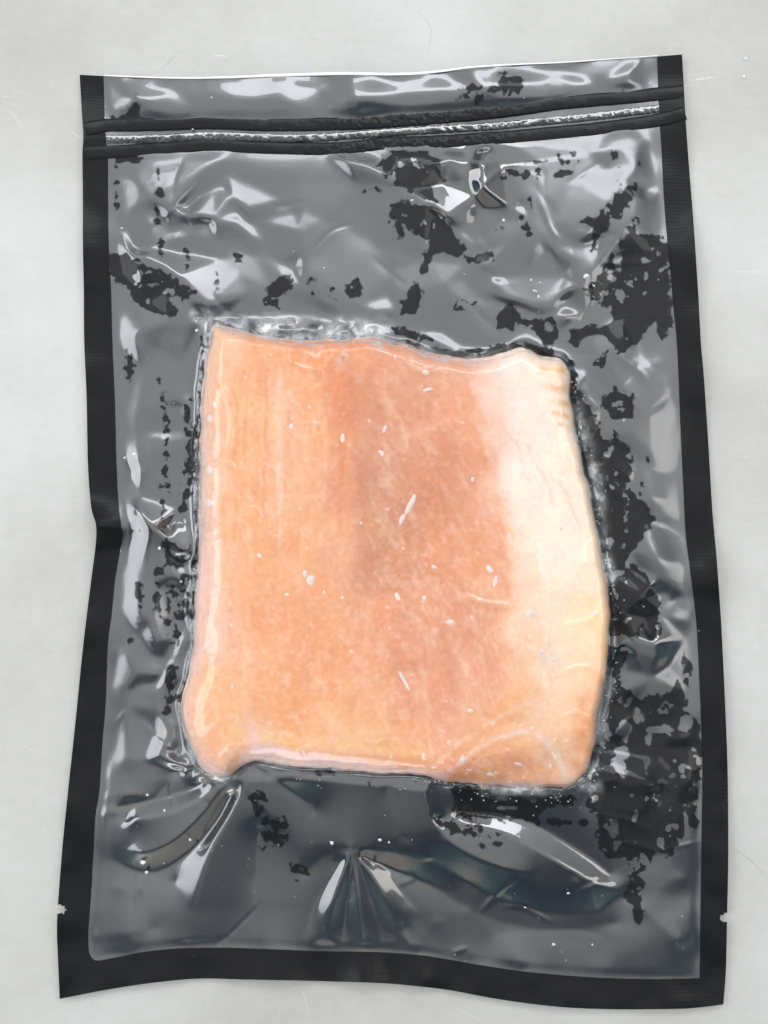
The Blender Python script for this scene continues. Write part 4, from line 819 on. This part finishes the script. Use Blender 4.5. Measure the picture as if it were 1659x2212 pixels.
# ---- countless tiny frost specks round the fish and on the film: one mass
def specks(name, n, sampler, zf, m, parent, rmin, rmax, seed, label):
    rg = np.random.RandomState(seed); P = sampler(rg, n); n = len(P); a = np.arange(5)*2*math.pi/5
    r_ = rg.uniform(rmin, rmax, n)**1.0; jj = rg.uniform(.6, 1.4, (n, 5))
    qx = P[:, 0:1]+np.cos(a)*r_[:, None]*jj; qy = P[:, 1:2]+np.sin(a)*r_[:, None]*jj
    z0 = zf(P[:, 0], P[:, 1])[:, None]
    V = np.concatenate([world(qx, qy, (z0+.03+0*qx)*MM), world(P[:, 0:1], P[:, 1:2], (z0+.16)*MM)], 1)
    F = np.array([[(6*k+q, 6*k+5, 6*k+(q+1) % 5) for q in range(5)] for k in range(n)]).reshape(-1, 3)
    o = mesh_quads(name, V.reshape(-1, 3), F, m, parent); o['kind'] = 'stuff'; o['label'] = label
def near_edge(rg, n):
    i = rg.randint(0, len(FIL), n); P = FIL[i]+rg.normal(0, 9, (n, 2))
    wgt = .25+sstep(1180, 1260, P[:, 0])+.8*sstep(1640, 1680, P[:, 1])*sstep(900, 1000, P[:, 0])+.8*sstep(760, 720, P[:, 1])
    return P[rg.rand(n) < wgt]
def all_over(rg, n):
    P = np.stack([rg.uniform(235, 1500, n), rg.uniform(180, 2050, n)], -1); return P[~inside(P[:, 0], P[:, 1], FIL)]
specks('frost_specks', 420, near_edge, film_at, M_FSP, film, .6, 1.7, 12, 'fine white frost specks along the edge of the fish')
specks('frost_specks', 260, all_over, film_at, M_FSP, film, .6, 1.4, 13, 'tiny pale specks scattered over the film')
def on_fish(rg, n):
    P = np.stack([rg.uniform(420, 1310, n), rg.uniform(720, 1680, n)], -1); P = P[inside(P[:, 0], P[:, 1], FIL)]
    return P[fbm(P[:, 0], P[:, 1], 90, 3, 201) > .05]
specks('frost_specks', 220, on_fish, fish_top, M_FLAKE, fish, .6, 1.7, 14, 'fine pale frost specks on the flesh')

# ================================================================== TABLE MARKS
M_SCR = simple('bright_scratch', (.50, .50, .49), .3, .5, .3); M_SCD = simple('dull_scratch', (.27, .27, .26), .5, .5, .3)
def scratch(pts, wid, m, name='scratch'):
    C = cr_spline(pts, 24) if len(pts) > 2 else np.stack([np.linspace(pts[0][0], pts[1][0], 24), np.linspace(pts[0][1], pts[1][1], 24)], -1)
    T = np.gradient(C, axis=0); T /= np.hypot(*T.T)[:, None]; N = np.stack([-T[:, 1], T[:, 0]], -1)
    ww = wid*np.sin(np.linspace(.12, math.pi-.12, 24))[:, None]/2
    A = C+N*ww; B = C-N*ww
    PX = np.stack([A[:, 0], C[:, 0], B[:, 0]], -1); PY = np.stack([A[:, 1], C[:, 1], B[:, 1]], -1)
    zz = np.tile([.01, .035, .01], (24, 1))
    return world(PX, PY, zz*MM).reshape(-1, 3), grid_faces(24, 3)
SCR = [([(457, 119), (475, 120), (494, 124)], 2.0, 0), ([(0, 207), (22, 210)], 1.8, 0), ([(338, 159), (365, 134), (387, 110)], 1.1, 1), ([(1578, 587), (1620, 588), (1659, 590)], 2.0, 0), ([(1485, 176), (1520, 170), (1557, 164)], 1.4, 0), ([(1577, 479), (1576, 529)], 1.2, 0), ([(1616, 460), (1640, 480), (1659, 503)], 1.2, 0), ([(148, 282), (165, 292), (176, 301)], 1.6, 0), ([(0, 225), (30, 250), (55, 285)], 1.2, 0), ([(1590, 1280), (1625, 1360), (1650, 1460)], 1.2, 0), ([(1582, 1830), (1625, 1862), (1659, 1900)], 1.2, 1), ([(652, 2134), (662, 2170), (668, 2205)], 1.6, 0), ([(560, 2150), (580, 2190)], 1.2, 0), ([(20, 775), (60, 790), (110, 800)], 1.2, 0), ([(30, 1600), (70, 1620), (120, 1632)], 1.2, 0), ([(1600, 990), (1622, 985)], 1.6, 0), ([(900, 20), (930, 60), (925, 120)], 1.0, 1), ([(980, 2175), (1040, 2205)], 1.3, 0)]
for pts, wd, dk in SCR:
    v, f = scratch(pts, wd, None); mesh_quads('scratch', v, f, M_SCD if dk else M_SCR, tb)
rg = np.random.RandomState(77); VV = []; FF = []; o_ = 0
for k in range(420):
    x_, y_ = rg.uniform(-60, 1720), rg.uniform(-60, 2280)
    if 240 < x_ < 1420 and 220 < y_ < 2000: continue
    a_ = rg.choice([rg.normal(-.1, .35), rg.normal(.9, .4), rg.normal(1.6, .3)]); L = rg.gamma(2, 16)
    v, f = scratch([(x_, y_), (x_+L*.5*math.cos(a_)+rg.normal(0, 2), y_+L*.5*math.sin(a_)+rg.normal(0, 2)), (x_+L*math.cos(a_), y_+L*math.sin(a_))], rg.uniform(.35, .8), None)
    VV.append(v); FF.append(f+o_); o_ += len(v)
fsx = mesh_quads('fine_scratches', np.vstack(VV), np.vstack(FF), M_SCR, tb); fsx['kind'] = 'stuff'; fsx['label'] = 'countless hairline scratches in the steel'

# ---- two water droplets on the steel, upper right
def drop_material():
    m, n, mt, out = mat('water')
    p = n('ShaderNodeBsdfPrincipled', {'Base Color': (.52, .52, .515, 1), 'Roughness': .15})
    out(p.outputs[0]); return m
M_DROP = drop_material()
for (x_, y_, r_, lab) in ((1611, 127, 5.5, 'clear water droplet on the steel, upper of the two right of the bag'), (1607, 166, 5, 'clear water droplet on the steel, lower of the two right of the bag')):
    c = world(x_, y_, 0); R_ = r_/6850; n_a, n_b = 24, 8; Vd = []
    for b_ in np.linspace(0, math.pi/2*.98, n_b):
        for a_ in np.linspace(0, 2*math.pi, n_a, endpoint=False):
            k = 1+.08*math.sin(2*a_+x_)
            Vd.append((c[0]+R_*k*math.cos(a_)*math.cos(b_), c[1]+R_*k*math.sin(a_)*math.cos(b_), .00004+R_*.55*math.sin(b_)))
    Fd = [(i_*n_a+j_, i_*n_a+(j_+1) % n_a, (i_+1)*n_a+(j_+1) % n_a, (i_+1)*n_a+j_) for i_ in range(n_b-1) for j_ in range(n_a)]
    o = mesh_quads('water_droplet', Vd, Fd, M_DROP); o['label'] = lab; o['category'] = 'droplet'
